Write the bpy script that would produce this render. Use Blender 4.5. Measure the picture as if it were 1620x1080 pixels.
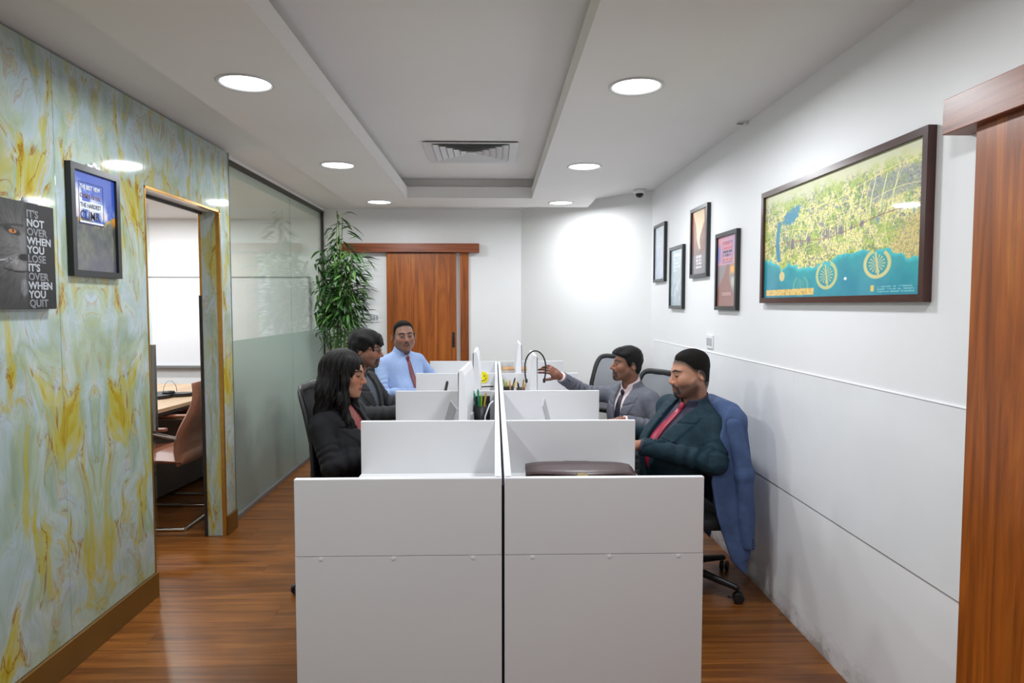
import bpy, bmesh, math, random
import numpy as np
from mathutils import Vector, Matrix

# ------------------------------------------------------------------ reset
for o in list(bpy.data.objects): bpy.data.objects.remove(o)
scene = bpy.context.scene
COL = scene.collection
rng = random.Random(7)

# ------------------------------------------------------------------ camera
cd = bpy.data.cameras.new('camera'); cam = bpy.data.objects.new('camera', cd); COL.objects.link(cam)
cd.sensor_fit = 'HORIZONTAL'; cd.sensor_width = 36.0; cd.lens = 1050 / 1620 * 36.0
cd.clip_start = 0.05; cd.clip_end = 100
cam.location = (0, 0, 1.5)
cam.rotation_euler = (math.radians(90 - 3.16), 0, math.radians(-1.47))
scene.camera = cam

# ------------------------------------------------------------------ world, exposure
w = bpy.data.worlds.new('world'); scene.world = w; w.use_nodes = True
w.node_tree.nodes['Background'].inputs[0].default_value = (0.80, 0.90, 1.0, 1)
w.node_tree.nodes['Background'].inputs[1].default_value = 0.15
scene.view_settings.view_transform = 'Standard'
scene.view_settings.look = 'None'
scene.view_settings.gamma = 1.0
scene.view_settings.use_curve_mapping = False
scene.view_settings.exposure = 0.16
LAMP_W = 14.5          # watts of each downlight
LAMP_COL = (0.93, 0.97, 1.0)

# ------------------------------------------------------------------ tagging helpers
def tag(o, label=None, cat=None, group=None, kind=None):
    if label: o['label'] = label
    if cat: o['category'] = cat
    if group: o['group'] = group
    if kind: o['kind'] = kind
    return o

def empty(name, loc=(0, 0, 0), rz=0.0, label=None, cat=None, group=None, kind=None):
    o = bpy.data.objects.new(name, None); COL.objects.link(o)
    o.empty_display_size = 0.05
    o.location = loc; o.rotation_euler = (0, 0, rz)
    return tag(o, label, cat, group, kind)

def link(name, me, mat=None, parent=None, smooth=False, loc=None, rot=None):
    o = bpy.data.objects.new(name, me); COL.objects.link(o)
    if mat is not None:
        me.materials.clear()
        for m in (mat if isinstance(mat, (list, tuple)) else [mat]): me.materials.append(m)
    if parent is not None: o.parent = parent
    if loc is not None: o.location = loc
    if rot is not None: o.rotation_euler = rot
    if smooth and len(me.polygons): me.polygons.foreach_set('use_smooth', [True] * len(me.polygons))
    return o

# ------------------------------------------------------------------ mesh builder
class MB:
    def __init__(s): s.v = []; s.f = []; s.mi = []
    def add(s, vs, fs, mi=0):
        n = len(s.v); s.v += [tuple(map(float, p)) for p in vs]
        s.f += [tuple(i + n for i in f) for f in fs]; s.mi += [mi] * len(fs); return s
    def box(s, x0, x1, y0, y1, z0, z1, mi=0, bev=0.0, seg=1):
        bm = bmesh.new(); bmesh.ops.create_cube(bm, size=1)
        for v in bm.verts:
            v.co = Vector(((x0 + x1) / 2 + v.co.x * (x1 - x0), (y0 + y1) / 2 + v.co.y * (y1 - y0), (z0 + z1) / 2 + v.co.z * (z1 - z0)))
        if bev > 0: bmesh.ops.bevel(bm, geom=bm.edges[:], offset=bev, segments=seg, affect='EDGES', profile=0.5)
        s.bm(bm, mi); return s
    def bm(s, bm, mi=0):
        bm.verts.index_update()
        s.add([v.co for v in bm.verts], [[v.index for v in f.verts] for f in bm.faces], mi); bm.free(); return s
    def lathe(s, prof, seg=24, c=(0, 0, 0), mi=0, cap=True):
        n = len(prof); vs = []
        for r, z in prof:
            for k in range(seg):
                a = 2 * math.pi * k / seg; vs.append((c[0] + r * math.cos(a), c[1] + r * math.sin(a), c[2] + z))
        fs = []
        for i in range(n - 1):
            for k in range(seg):
                k2 = (k + 1) % seg; fs.append((i * seg + k, i * seg + k2, (i + 1) * seg + k2, (i + 1) * seg + k))
        if cap:
            fs.append(tuple(reversed(range(seg)))); fs.append(tuple(range((n - 1) * seg, n * seg)))
        s.add(vs, fs, mi); return s
    def tube(s, path, r, seg=10, closed=False, mi=0, flat=1.0, up=None):
        P = [Vector(p) for p in path]; n = len(P)
        R = r if isinstance(r, (list, tuple)) else [r] * n
        vs = []; fs = []
        T = []
        for i in range(n):
            a = P[(i - 1) % n] if (closed or i > 0) else P[i]
            b = P[(i + 1) % n] if (closed or i < n - 1) else P[i]
            T.append((b - a).normalized())
        nrm = Vector(up) if up else (Vector((0, 0, 1)) if abs(T[0].z) < 0.9 else Vector((1, 0, 0)))
        for i in range(n):
            nrm = (Vector(up) if up else nrm); nrm = (nrm - T[i] * nrm.dot(T[i])).normalized(); b = T[i].cross(nrm)
            for k in range(seg):
                a = 2 * math.pi * k / seg
                vs.append(P[i] + (nrm * math.cos(a) * flat + b * math.sin(a)) * R[i])
        m = n if closed else n - 1
        for i in range(m):
            j = (i + 1) % n
            for k in range(seg):
                k2 = (k + 1) % seg; fs.append((i * seg + k, i * seg + k2, j * seg + k2, j * seg + k))
        if not closed:
            fs.append(tuple(reversed(range(seg)))); fs.append(tuple(range((n - 1) * seg, n * seg)))
        s.add(vs, fs, mi); return s
    def prism(s, pts, axis, d0, d1, mi=0):
        # pts 2-D polygon swept along axis (0 x, 1 y, 2 z)
        def mk(p, d):
            q = list(p); q.insert(axis, d); return q
        n = len(pts); vs = [mk(p, d0) for p in pts] + [mk(p, d1) for p in pts]
        fs = [tuple(range(n)), tuple(range(2 * n - 1, n - 1, -1))] + [(i, n + i, n + (i + 1) % n, (i + 1) % n) for i in range(n)]
        s.add(vs, fs, mi); return s
    def ellipsoid(s, c, r, u=16, v=10, mi=0):
        bm = bmesh.new(); bmesh.ops.create_uvsphere(bm, u_segments=u, v_segments=v, radius=1)
        for x in bm.verts: x.co = Vector((c[0] + x.co.x * r[0], c[1] + x.co.y * r[1], c[2] + x.co.z * r[2]))
        return s.bm(bm, mi)
    def mesh(s, name, fix=True):
        me = bpy.data.meshes.new(name); me.from_pydata(s.v, [], s.f)
        me.polygons.foreach_set('material_index', s.mi)
        if fix:
            bm = bmesh.new(); bm.from_mesh(me); bmesh.ops.recalc_face_normals(bm, faces=bm.faces); bm.to_mesh(me); bm.free()
        me.update(); return me
    def build(s, name, mat, parent=None, smooth=False, loc=None, rot=None):
        return link(name, s.mesh(name), mat, parent, smooth, loc, rot)

def autosmooth(o, ang=40):
    o.data.polygons.foreach_set('use_smooth', [True] * len(o.data.polygons))
    me = o.data; bm = bmesh.new(); bm.from_mesh(me)
    for e in bm.edges:
        if len(e.link_faces) == 2 and e.calc_face_angle(0) > math.radians(ang): e.smooth = False
    bm.to_mesh(me); bm.free(); return o

# ------------------------------------------------------------------ materials
def srgb(r, g, b):
    f = lambda c: (c / 255 / 12.92) if c / 255 <= 0.04045 else ((c / 255 + 0.055) / 1.055) ** 2.4
    return (f(r), f(g), f(b), 1)

class NT:
    def __init__(s, name):
        s.m = bpy.data.materials.new(name); s.m.use_nodes = True; s.t = s.m.node_tree
        s.p = s.t.nodes['Principled BSDF']; s.out = s.t.nodes['Material Output']
    def n(s, typ, **k):
        x = s.t.nodes.new(typ)
        for a, b in k.items(): setattr(x, a, b)
        return x
    def l(s, a, b): s.t.links.new(a, b)
    def math(s, op, a, b=None, c=None):
        x = s.n('ShaderNodeMath', operation=op)
        for i, q in enumerate((a, b, c)):
            if q is None: continue
            if isinstance(q, (int, float)): x.inputs[i].default_value = q
            else: s.l(q, x.inputs[i])
        return x.outputs[0]
    def ramp(s, fac, stops, interp='LINEAR'):
        r = s.n('ShaderNodeValToRGB'); r.color_ramp.interpolation = interp
        e = r.color_ramp.elements
        while len(e) < len(stops): e.new(0.5)
        for i, (p, c) in enumerate(stops):
            e[i].position = p; e[i].color = c if len(c) == 4 else (*c, 1)
        s.l(fac, r.inputs[0]); return r.outputs[0]
    def noise(s, vec, scale, detail=3, rough=0.5, dist=0.0):
        x = s.n('ShaderNodeTexNoise'); x.inputs['Scale'].default_value = scale; x.inputs['Detail'].default_value = detail
        x.inputs['Roughness'].default_value = rough; x.inputs['Distortion'].default_value = dist
        if vec is not None: s.l(vec, x.inputs['Vector'])
        return x
    def mix(s, fac, a, b):
        x = s.n('ShaderNodeMix', data_type='RGBA')
        if isinstance(fac, (int, float)): x.inputs[0].default_value = fac
        else: s.l(fac, x.inputs[0])
        for i, q in ((6, a), (7, b)):
            if isinstance(q, tuple): x.inputs[i].default_value = q if len(q) == 4 else (*q, 1)
            else: s.l(q, x.inputs[i])
        return x.outputs[2]
    def mapping(s, scale=(1, 1, 1), coord='Object', loc=(0, 0, 0), rot=(0, 0, 0)):
        tc = s.n('ShaderNodeTexCoord'); mp = s.n('ShaderNodeMapping')
        mp.inputs['Scale'].default_value = scale; mp.inputs['Location'].default_value = loc; mp.inputs['Rotation'].default_value = rot
        s.l(tc.outputs[coord], mp.inputs[0]); return mp.outputs[0]
    def bump(s, h, strength=0.2, dist=0.01):
        b = s.n('ShaderNodeBump'); b.inputs['Strength'].default_value = strength; b.inputs['Distance'].default_value = dist
        s.l(h, b.inputs['Height']); s.l(b.outputs[0], s.p.inputs['Normal'])

def mat(name, col, rough=0.5, metal=0.0, var=0.06, vscale=6.0, bump=0.0, bscale=60.0, spec=0.5, coat=0.0, stretch=(1, 1, 1), sheen=0.0):
    t = NT(name); p = t.p
    p.inputs['Roughness'].default_value = rough; p.inputs['Metallic'].default_value = metal
    p.inputs['Specular IOR Level'].default_value = spec; p.inputs['Coat Weight'].default_value = coat
    p.inputs['Sheen Weight'].default_value = sheen
    vec = t.mapping(stretch)
    nz = t.noise(vec, vscale, 3)
    a = tuple(c * (1 - var) for c in col[:3]); b = tuple(min(1, c * (1 + var)) for c in col[:3])
    t.l(t.ramp(nz.outputs[0], [(0.3, a), (0.7, b)]), p.inputs['Base Color'])
    if bump > 0:
        n2 = t.noise(vec, bscale, 4); t.bump(n2.outputs[0], bump, 0.004)
    return t.m

def mat_emit(name, col, s):
    t = NT(name); t.p.inputs['Base Color'].default_value = (*col[:3], 1)
    t.p.inputs['Emission Color'].default_value = (*col[:3], 1); t.p.inputs['Emission Strength'].default_value = s; return t.m

def mat_attr(name, rough=0.5, spec=0.5, coat=0.0, bump=0.0, bscale=200, sss=0.0):
    t = NT(name); a = t.n('ShaderNodeAttribute'); a.attribute_name = 'Col'
    t.l(a.outputs['Color'], t.p.inputs['Base Color']); t.p.inputs['Roughness'].default_value = rough
    t.p.inputs['Specular IOR Level'].default_value = spec; t.p.inputs['Coat Weight'].default_value = coat
    t.p.inputs['Coat Roughness'].default_value = 0.04
    if sss: 
        t.p.inputs['Subsurface Weight'].default_value = sss; t.p.inputs['Subsurface Radius'].default_value = (0.012, 0.005, 0.003); t.p.inputs['Subsurface Scale'].default_value = 0.5
    if bump:
        nz = t.noise(t.mapping(), bscale, 3); t.bump(nz.outputs[0], bump, 0.002)
    return t.m

def wood(name, dark, mid, light, grain_axis, rough=0.35, scale=1.0, obj_random=False, coat=0.0):
    t = NT(name); sc = [14 * scale] * 3; sc[grain_axis] = 0.9 * scale
    tc = t.n('ShaderNodeTexCoord'); mp = t.n('ShaderNodeMapping'); mp.inputs['Scale'].default_value = sc
    if obj_random:
        oi = t.n('ShaderNodeObjectInfo'); va = t.n('ShaderNodeVectorMath', operation='MULTIPLY_ADD')
        t.l(oi.outputs['Random'], va.inputs[0]); va.inputs[1].default_value = (7.3, 11.7, 3.1)
        t.l(tc.outputs['Object'], va.inputs[2]); t.l(va.outputs[0], mp.inputs[0])
    else: t.l(tc.outputs['Object'], mp.inputs[0])
    n1 = t.noise(mp.outputs[0], 1.0, 6, 0.6, 1.2)
    col = t.ramp(n1.outputs[0], [(0.28, dark), (0.5, mid), (0.75, light)])
    sc2 = [90 * scale] * 3; sc2[grain_axis] = 3 * scale
    mp2 = t.n('ShaderNodeMapping'); mp2.inputs['Scale'].default_value = sc2; t.l(tc.outputs['Object'], mp2.inputs[0])
    n2 = t.noise(mp2.outputs[0], 1.0, 4, 0.6)
    streak = t.ramp(n2.outputs[0], [(0.35, (0.62, 0.62, 0.62)), (0.6, (1, 1, 1))])
    mx = t.n('ShaderNodeMix', data_type='RGBA', blend_type='MULTIPLY'); mx.inputs[0].default_value = 0.7
    t.l(col, mx.inputs[6]); t.l(streak, mx.inputs[7]); c = mx.outputs[2]
    if obj_random:
        hs = t.n('ShaderNodeHueSaturation'); t.l(c, hs.inputs['Color']); t.l(t.math('MULTIPLY_ADD', oi.outputs['Random'], 0.34, 0.83), hs.inputs['Value']); c = hs.outputs[0]
    t.l(c, t.p.inputs['Base Color']); t.p.inputs['Roughness'].default_value = rough; t.p.inputs['Coat Weight'].default_value = coat
    t.bump(n2.outputs[0], 0.06, 0.002)
    return t.m

def marble(name):
    t = NT(name)
    g = t.n('ShaderNodeNewGeometry'); sx = t.n('ShaderNodeSeparateXYZ'); t.l(g.outputs['Position'], sx.inputs[0])
    u = t.math('PINGPONG', t.math('ADD', sx.outputs[1], 6.1 - 2.93 + 0.0), 0.61)
    dx = t.math('MULTIPLY', sx.outputs[0], 2.5)
    cx = t.n('ShaderNodeCombineXYZ'); t.l(t.math('ADD', u, dx), cx.inputs[0]); t.l(t.math('MULTIPLY', sx.outputs[2], 0.45), cx.inputs[1])
    v = cx.outputs[0]
    wn = t.noise(v, 2.2, 3, 0.55)
    wv = t.n('ShaderNodeVectorMath', operation='MULTIPLY_ADD'); t.l(wn.outputs['Color'], wv.inputs[0]); wv.inputs[1].default_value = (0.55, 0.45, 0); t.l(v, wv.inputs[2])
    W = wv.outputs[0]
    base = t.ramp(t.noise(W, 4.4, 3, 0.5).outputs[0], [(0.30, srgb(134, 150, 124)), (0.42, srgb(158, 176, 172)), (0.52, srgb(172, 186, 196)), (0.60, srgb(146, 164, 144)), (0.70, srgb(184, 196, 200))])
    off = t.n('ShaderNodeVectorMath', operation='ADD'); t.l(W, off.inputs[0]); off.inputs[1].default_value = (3.7, 1.9, 0)
    yn = t.noise(off.outputs[0], 5.2, 5, 0.60, 0.7)
    ymask = t.ramp(yn.outputs[0], [(0.525, (0, 0, 0)), (0.57, (0.6, 0.6, 0.6)), (0.66, (0.95, 0.95, 0.95))])
    off3 = t.n('ShaderNodeVectorMath', operation='ADD'); t.l(W, off3.inputs[0]); off3.inputs[1].default_value = (5.3, 7.7, 0)
    yn3 = t.noise(off3.outputs[0], 9.0, 5, 0.62, 0.8)
    base = t.mix(t.ramp(yn3.outputs[0], [(0.42, (0, 0, 0)), (0.48, (0.4, 0.4, 0.4)), (0.54, (0, 0, 0))]), base, srgb(146, 158, 130))
    ym3 = t.ramp(yn3.outputs[0], [(0.60, (0, 0, 0)), (0.65, (0.5, 0.5, 0.5)), (0.72, (0.85, 0.85, 0.85))])
    base = t.mix(ym3, base, srgb(176, 158, 52)); base = t.mix(t.ramp(yn3.outputs[0], [(0.575, (0, 0, 0)), (0.596, (0.55, 0.55, 0.55)), (0.62, (0, 0, 0))]), base, srgb(158, 124, 62))
    c1 = t.mix(ymask, base, srgb(178, 166, 46))
    pale = t.ramp(yn.outputs[0], [(0.44, (0, 0, 0)), (0.50, (0.25, 0.25, 0.25)), (0.54, (0, 0, 0))])
    c1 = t.mix(pale, c1, srgb(190, 194, 130))
    # thin rust veins along the edges of the yellow clouds
    off2 = t.n('ShaderNodeVectorMath', operation='ADD'); t.l(W, off2.inputs[0]); off2.inputs[1].default_value = (9.1, 4.4, 0)
    vn = t.noise(off2.outputs[0], 4.6, 5, 0.62, 0.8)
    vein = t.ramp(vn.outputs[0], [(0.482, (0, 0, 0)), (0.502, (1, 1, 1)), (0.524, (0, 0, 0))])
    gate = t.ramp(yn.outputs[0], [(0.50, (0, 0, 0)), (0.57, (1, 1, 1))])
    mm = t.n('ShaderNodeMix', data_type='RGBA', blend_type='MULTIPLY'); mm.inputs[0].default_value = 1; t.l(vein, mm.inputs[6]); t.l(gate, mm.inputs[7])
    c2 = t.mix(t.math('MULTIPLY', mm.outputs[2], 0.9), c1, srgb(138, 84, 24))
    blot = t.ramp(yn.outputs[0], [(0.63, (0, 0, 0)), (0.72, (0.8, 0.8, 0.8))])
    c3 = t.mix(blot, c2, srgb(150, 106, 20))
    t.l(c3, t.p.inputs['Base Color']); t.p.inputs['Roughness'].default_value = 0.07; t.p.inputs['Specular IOR Level'].default_value = 0.5
    return t.m

def plaster(name, col, dirt=False, rough=0.6):
    t = NT(name); n1 = t.noise(t.mapping(), 1.6, 4)
    c = t.ramp(n1.outputs[0], [(0.35, tuple(k * 0.975 for k in col[:3])), (0.65, col)])
    if dirt:
        g = t.n('ShaderNodeNewGeometry'); sx = t.n('ShaderNodeSeparateXYZ'); t.l(g.outputs['Position'], sx.inputs[0])
        nn = t.noise(t.mapping((1, 1, 1.6)), 9, 6, 0.7)
        h = t.math('ADD', sx.outputs[2], t.math('MULTIPLY', t.math('SUBTRACT', 0.5, nn.outputs[0]), 0.30))
        m = t.ramp(h, [(0.0, (0.6, 0.6, 0.6)), (0.035, (0.22, 0.22, 0.22)), (0.11, (0, 0, 0))])
        c = t.mix(m, c, srgb(120, 112, 104))
    t.l(c, t.p.inputs['Base Color']); t.p.inputs['Roughness'].default_value = rough
    n2 = t.noise(t.mapping(), 130, 3); t.bump(n2.outputs[0], 0.05, 0.002)
    return t.m

def schlick(t, r0=0.04):
    lw = t.n('ShaderNodeLayerWeight'); lw.inputs['Blend'].default_value = 0.5
    return t.math('MULTIPLY_ADD', t.math('POWER', lw.outputs['Facing'], 5.0), 1 - r0, r0)

def clear_glass(name, tint):
    t = NT(name); t.t.nodes.remove(t.p)
    tr = t.n('ShaderNodeBsdfTransparent'); tr.inputs[0].default_value = (*tint, 1)
    gl = t.n('ShaderNodeBsdfGlossy'); gl.inputs['Roughness'].default_value = 0.02
    nz = t.noise(t.mapping(), 2.0, 2); t.l(t.ramp(nz.outputs[0], [(0, (0.95, 0.97, 0.96)), (1, (1, 1, 1))]), gl.inputs[0])
    mx = t.n('ShaderNodeMixShader'); t.l(schlick(t), mx.inputs[0]); t.l(tr.outputs[0], mx.inputs[1]); t.l(gl.outputs[0], mx.inputs[2])
    t.l(mx.outputs[0], t.out.inputs[0]); return t.m

def frosted(name):
    t = NT(name); t.t.nodes.remove(t.p)
    rf = t.n('ShaderNodeBsdfRefraction'); rf.inputs['Roughness'].default_value = 0.45; rf.inputs['IOR'].default_value = 1.15; rf.inputs[0].default_value = (0.80, 0.88, 0.84, 1)
    df = t.n('ShaderNodeBsdfDiffuse'); nz = t.noise(t.mapping(), 30, 3)
    t.l(t.ramp(nz.outputs[0], [(0, srgb(176, 190, 184)), (1, srgb(186, 200, 194))]), df.inputs[0])
    tl = t.n('ShaderNodeBsdfTranslucent'); tl.inputs[0].default_value = srgb(190, 206, 198)
    gl = t.n('ShaderNodeBsdfGlossy'); gl.inputs['Roughness'].default_value = 0.22
    m1 = t.n('ShaderNodeMixShader'); m1.inputs[0].default_value = 0.48; t.l(rf.outputs[0], m1.inputs[1]); t.l(df.outputs[0], m1.inputs[2])
    m2 = t.n('ShaderNodeMixShader'); m2.inputs[0].default_value = 0.35; t.l(m1.outputs[0], m2.inputs[1]); t.l(tl.outputs[0], m2.inputs[2])
    m3 = t.n('ShaderNodeMixShader'); t.l(schlick(t), m3.inputs[0]); t.l(m2.outputs[0], m3.inputs[1]); t.l(gl.outputs[0], m3.inputs[2])
    t.l(m3.outputs[0], t.out.inputs[0]); return t.m

M = {}
M['paint'] = plaster('white_wall_paint', srgb(234, 234, 234), rough=0.5)
M['paint_dirty'] = plaster('scuffed_white_paint', srgb(234, 234, 236), dirt=True, rough=0.45)
M['ceiling'] = plaster('ceiling_paint', srgb(234, 231, 229), rough=0.7)
M['board'] = mat('gloss_white_board', srgb(230, 231, 234), 0.22, var=0.015)
M['melamine'] = mat('white_melamine', srgb(222, 222, 225), 0.30, var=0.012, vscale=2)
M['melamine_edge'] = mat('dark_gap_edge', srgb(40, 38, 60), 0.6)
M['marble'] = marble('onyx_marble_laminate')
M['gold'] = mat('brushed_gold_trim', srgb(186, 140, 66), 0.28, 0.85, var=0.1, vscale=20)
M['gold_base'] = mat('bronze_gold_skirting', srgb(124, 90, 36), 0.35, 0.45, var=0.06)
M['floor'] = wood('laminate_floor_planks', srgb(84, 46, 16), srgb(130, 77, 30), srgb(158, 100, 43), 0, 0.30, 1.0, True)
M['subfloor'] = mat('dark_subfloor', srgb(66, 34, 16), 0.7)
M['door_wood'] = wood('teak_veneer_vertical', srgb(112, 54, 12), srgb(164, 86, 22), srgb(190, 114, 40), 2, 0.32, 0.9)
M['door_wood_h'] = wood('teak_veneer_horizontal', srgb(108, 50, 24), srgb(146, 76, 40), srgb(166, 98, 60), 0, 0.34, 0.9)
M['door_wood_y'] = wood('teak_veneer_along', srgb(108, 54, 34), srgb(142, 80, 52), srgb(168, 104, 74), 1, 0.34, 0.9)
M['table_wood'] = wood('light_oak_top', srgb(176, 140, 106), srgb(200, 166, 130), srgb(214, 184, 150), 1, 0.4, 0.9)
M['table_dark'] = mat('dark_walnut_panel', srgb(64, 48, 40), 0.5, var=0.15, vscale=10, stretch=(1, 1, 8))
M['chrome'] = mat('polished_chrome', srgb(205, 202, 198), 0.12, 1.0, var=0.02)
M['steel'] = mat('brushed_steel', srgb(150, 146, 140), 0.28, 1.0, var=0.05, vscale=40, stretch=(8, 8, 1))
M['alu'] = mat('aluminium_track', srgb(150, 152, 152), 0.4, 0.7, var=0.04)
M['dark_alu'] = mat('dark_track', srgb(70, 66, 62), 0.5, 0.4, var=0.05)
M['glass'] = clear_glass('clear_glass', (0.90, 0.95, 0.92))
M['frost'] = frosted('frosted_film_glass')
M['black_plastic'] = mat('black_plastic', srgb(26, 26, 28), 0.42, var=0.08)
M['black_frame'] = mat('black_frame_lacquer', srgb(24, 25, 27), 0.3, var=0.06)
M['black_fabric'] = mat('black_mesh_fabric', srgb(24, 24, 27), 0.8, var=0.2, vscale=300, bump=0.3, bscale=400)
M['grey_mesh'] = mat('grey_chair_mesh', srgb(138, 140, 146), 0.8, var=0.08, vscale=300, bump=0.25, bscale=500)
M['leather'] = mat('brown_leather', srgb(146, 92, 68), 0.42, var=0.10, vscale=14, bump=0.12, bscale=160)
M['case_leather'] = mat('dark_brown_leather', srgb(66, 46, 48), 0.36, var=0.12, vscale=16, bump=0.15, bscale=220)
M['brass'] = mat('aged_brass', srgb(150, 132, 84), 0.3, 0.9, var=0.15, vscale=60)
M['map_frame'] = mat('mahogany_frame', srgb(66, 34, 26), 0.28, var=0.15, vscale=12)
M['white_plastic'] = mat('white_plastic', srgb(232, 232, 236), 0.35, var=0.01)
M['grey_plastic'] = mat('light_grey_plastic', srgb(176, 180, 186), 0.35, var=0.02)
M['silver'] = mat('silver_laptop', srgb(186, 189, 192), 0.35, 0.3, var=0.02)
M['screen'] = mat('dark_display', srgb(22, 26, 34), 0.12, var=0.1)
M['trim_white'] = mat('white_metal_trim', srgb(214, 214, 216), 0.4, var=0.01)
M['diffuser'] = mat_emit('lit_diffuser', (0.97, 0.99, 1.0), 6.0)
M['terracotta'] = mat('dark_planter', srgb(60, 58, 56), 0.5, var=0.1)
M['soil'] = mat('soil', srgb(50, 38, 28), 0.9, var=0.3, vscale=40, bump=0.5)
M['cane'] = mat('bamboo_cane', srgb(104, 132, 60), 0.45, var=0.25, vscale=16)
M['leaf'] = mat('bamboo_leaf', srgb(44, 80, 34), 0.45, var=0.40, vscale=3.0)
M['leaf2'] = mat('young_bamboo_leaf', srgb(76, 116, 48), 0.45, var=0.30, vscale=3.0)
M['yellow'] = mat('yellow_sticker', srgb(244, 224, 20), 0.5, var=0.03)
M['paper'] = mat('white_paper', srgb(232, 230, 226), 0.7, var=0.03)
M['blue_pen'] = mat('blue_plastic', srgb(30, 70, 160), 0.4)
M['green_pen'] = mat('green_plastic', srgb(30, 150, 110), 0.4)
M['lime_pen'] = mat('lime_plastic', srgb(130, 180, 40), 0.45)
M['pencil'] = mat('yellow_pencil', srgb(196, 160, 60), 0.5)
M['ink'] = mat('navy_spine', srgb(92, 104, 130), 0.6)
M['kraft'] = mat('kraft_cover', srgb(188, 146, 92), 0.65)
M['print'] = mat_attr('printed_paper_under_glass', 0.45, 0.5, 0.7)
M['canvas'] = mat_attr('printed_canvas', 0.55, 0.4, 0.0, 0.2, 500)
M['skin'] = mat_attr('skin', 0.48, 0.4, 0.0, 0.05, 350, 0.06)
M['hair'] = mat('black_hair', srgb(17, 14, 14), 0.58, var=0.4, vscale=60, bump=0.9, bscale=130, stretch=(2, 2, 0.25), spec=.22)
M['hair_crop'] = mat('cropped_black_hair', srgb(22, 18, 16), 0.75, var=0.4, vscale=200, bump=0.9, bscale=420, spec=.15)

# ------------------------------------------------------------------ dimensions of the place (metres)
XL, XG, XR = -1.75, -1.82, 1.40            # marble face, glass line, right wall
YB = 7.10                                  # far wall
ZC, ZP, ZU = 2.51, 2.43, 2.60              # ceiling, dropped panel, raised recess
Y0, YE = 3.40, 4.29                        # door opening in the marble wall
YN = -2.6                                  # wall behind the photographer

# ------------------------------------------------------------------ lights (the room's recessed downlights)
def downlight(x, y, label, z=ZP, power=LAMP_W, r=0.118, spread=math.radians(180), group='recessed round ceiling downlights'):
    root = empty('downlight', (x, y, z), 0, label, 'light', group)
    MB().lathe([(r * 0.84, 0.004), (r * 0.86, -0.004), (r * 0.95, -0.008), (r, -0.004), (r, 0.004)], 40, cap=False).build('trim_ring', M['trim_white'], root, True)
    MB().lathe([(r * 0.85, 0.0), (r * 0.6, -0.0012), (0.004, -0.002)], 40).build('diffuser', M['diffuser'], root)
    ld = bpy.data.lights.new('downlight_lamp', 'AREA'); ld.shape = 'DISK'; ld.size = r * 1.6; ld.energy = power; ld.color = LAMP_COL
    ld.spread = spread
    lo = bpy.data.objects.new('lamp', ld); COL.objects.link(lo); lo.parent = root; lo.location = (0, 0, -0.012)
    return root

XD = (-1.045, 0.603)
names = {(0, 2.87): 'large bright downlight in the left ceiling strip closest to the camera', (1, 2.87): 'large bright downlight in the right ceiling strip closest to the camera',
         (0, 4.51): 'middle downlight of the left ceiling strip beside the air vent', (1, 4.51): 'middle downlight of the right ceiling strip beside the air vent',
         (0, 6.10): 'farthest downlight of the left ceiling strip above the bamboo plant side', (1, 6.10): 'farthest downlight of the right ceiling strip near the dome camera'}
for (i, y), lab in names.items(): downlight(XD[i], y, lab, power=LAMP_W * (0.85 if y > 6 else 1.0))
for y in (1.23, -0.41):
    for i in (0, 1):
        downlight(XD[i], y, 'downlight of the same row behind the photographer, %s strip, %s' % (('left', 'right')[i], 'nearer' if y > 0 else 'farther'), power=LAMP_W * (0.75 if y > 0 else 0.6))

# ------------------------------------------------------------------ floor
fl = MB().box(-5.4, 1.6, YN, 8.0, -0.12, -0.008).build('floor', M['subfloor']); tag(fl, 'warm brown wood laminate floor of boards laid across the room', kind='structure')
row = 0; yy = 0.6; PW = 0.192
while yy < YB:
    x = -3.9 + rng.random() * 1.2 - 0.6; x0 = -4.3
    while x0 < 1.42:
        x1 = min(x if x > x0 + 0.2 else x0 + 1.2, 1.42)
        MB().box(x0 + 0.0004, x1 - 0.0004, yy + 0.0004, min(yy + PW, YB) - 0.0004, -0.008, 0.0).build('plank', M['floor'], fl)
        x0 = x1; x = x0 + 1.22
    yy += PW; row += 1
# ------------------------------------------------------------------ ceiling
ce = MB()
ce.box(-1.95, -0.83, YN, YB + .1, ZC, ZC + .06); ce.box(0.39, 1.5, YN, YB + .1, ZC, ZC + .06); ce.box(-0.83, 0.39, 5.925, YB + .1, ZC, ZC + .06)
ce.box(-0.95, 0.52, YN, 6.05, ZU, ZU + .06); ce.box(-0.845, -0.826, YN, 5.93, ZC - .003, ZU + .01); ce.box(0.386, 0.405, YN, 5.93, ZC - .003, ZU + .01); ce.box(-0.84, 0.40, 5.920, 5.94, ZC - .003, ZU + .01)
ceil = ce.build('ceiling', M['ceiling']); tag(ceil, 'white plaster ceiling with a raised centre recess', kind='structure')
dp = MB()
dp.box(-1.337, -0.762, YN, 6.38, ZP, ZP + .095); dp.box(0.324, 0.887, YN, 6.38, ZP, ZP + .095); dp.box(-0.762, 0.324, 5.855, 6.38, ZP, ZP + .095)
tag(dp.build('dropped_panel', M['ceiling'], ceil), 'lowered plasterboard frame around the recess')

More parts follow.
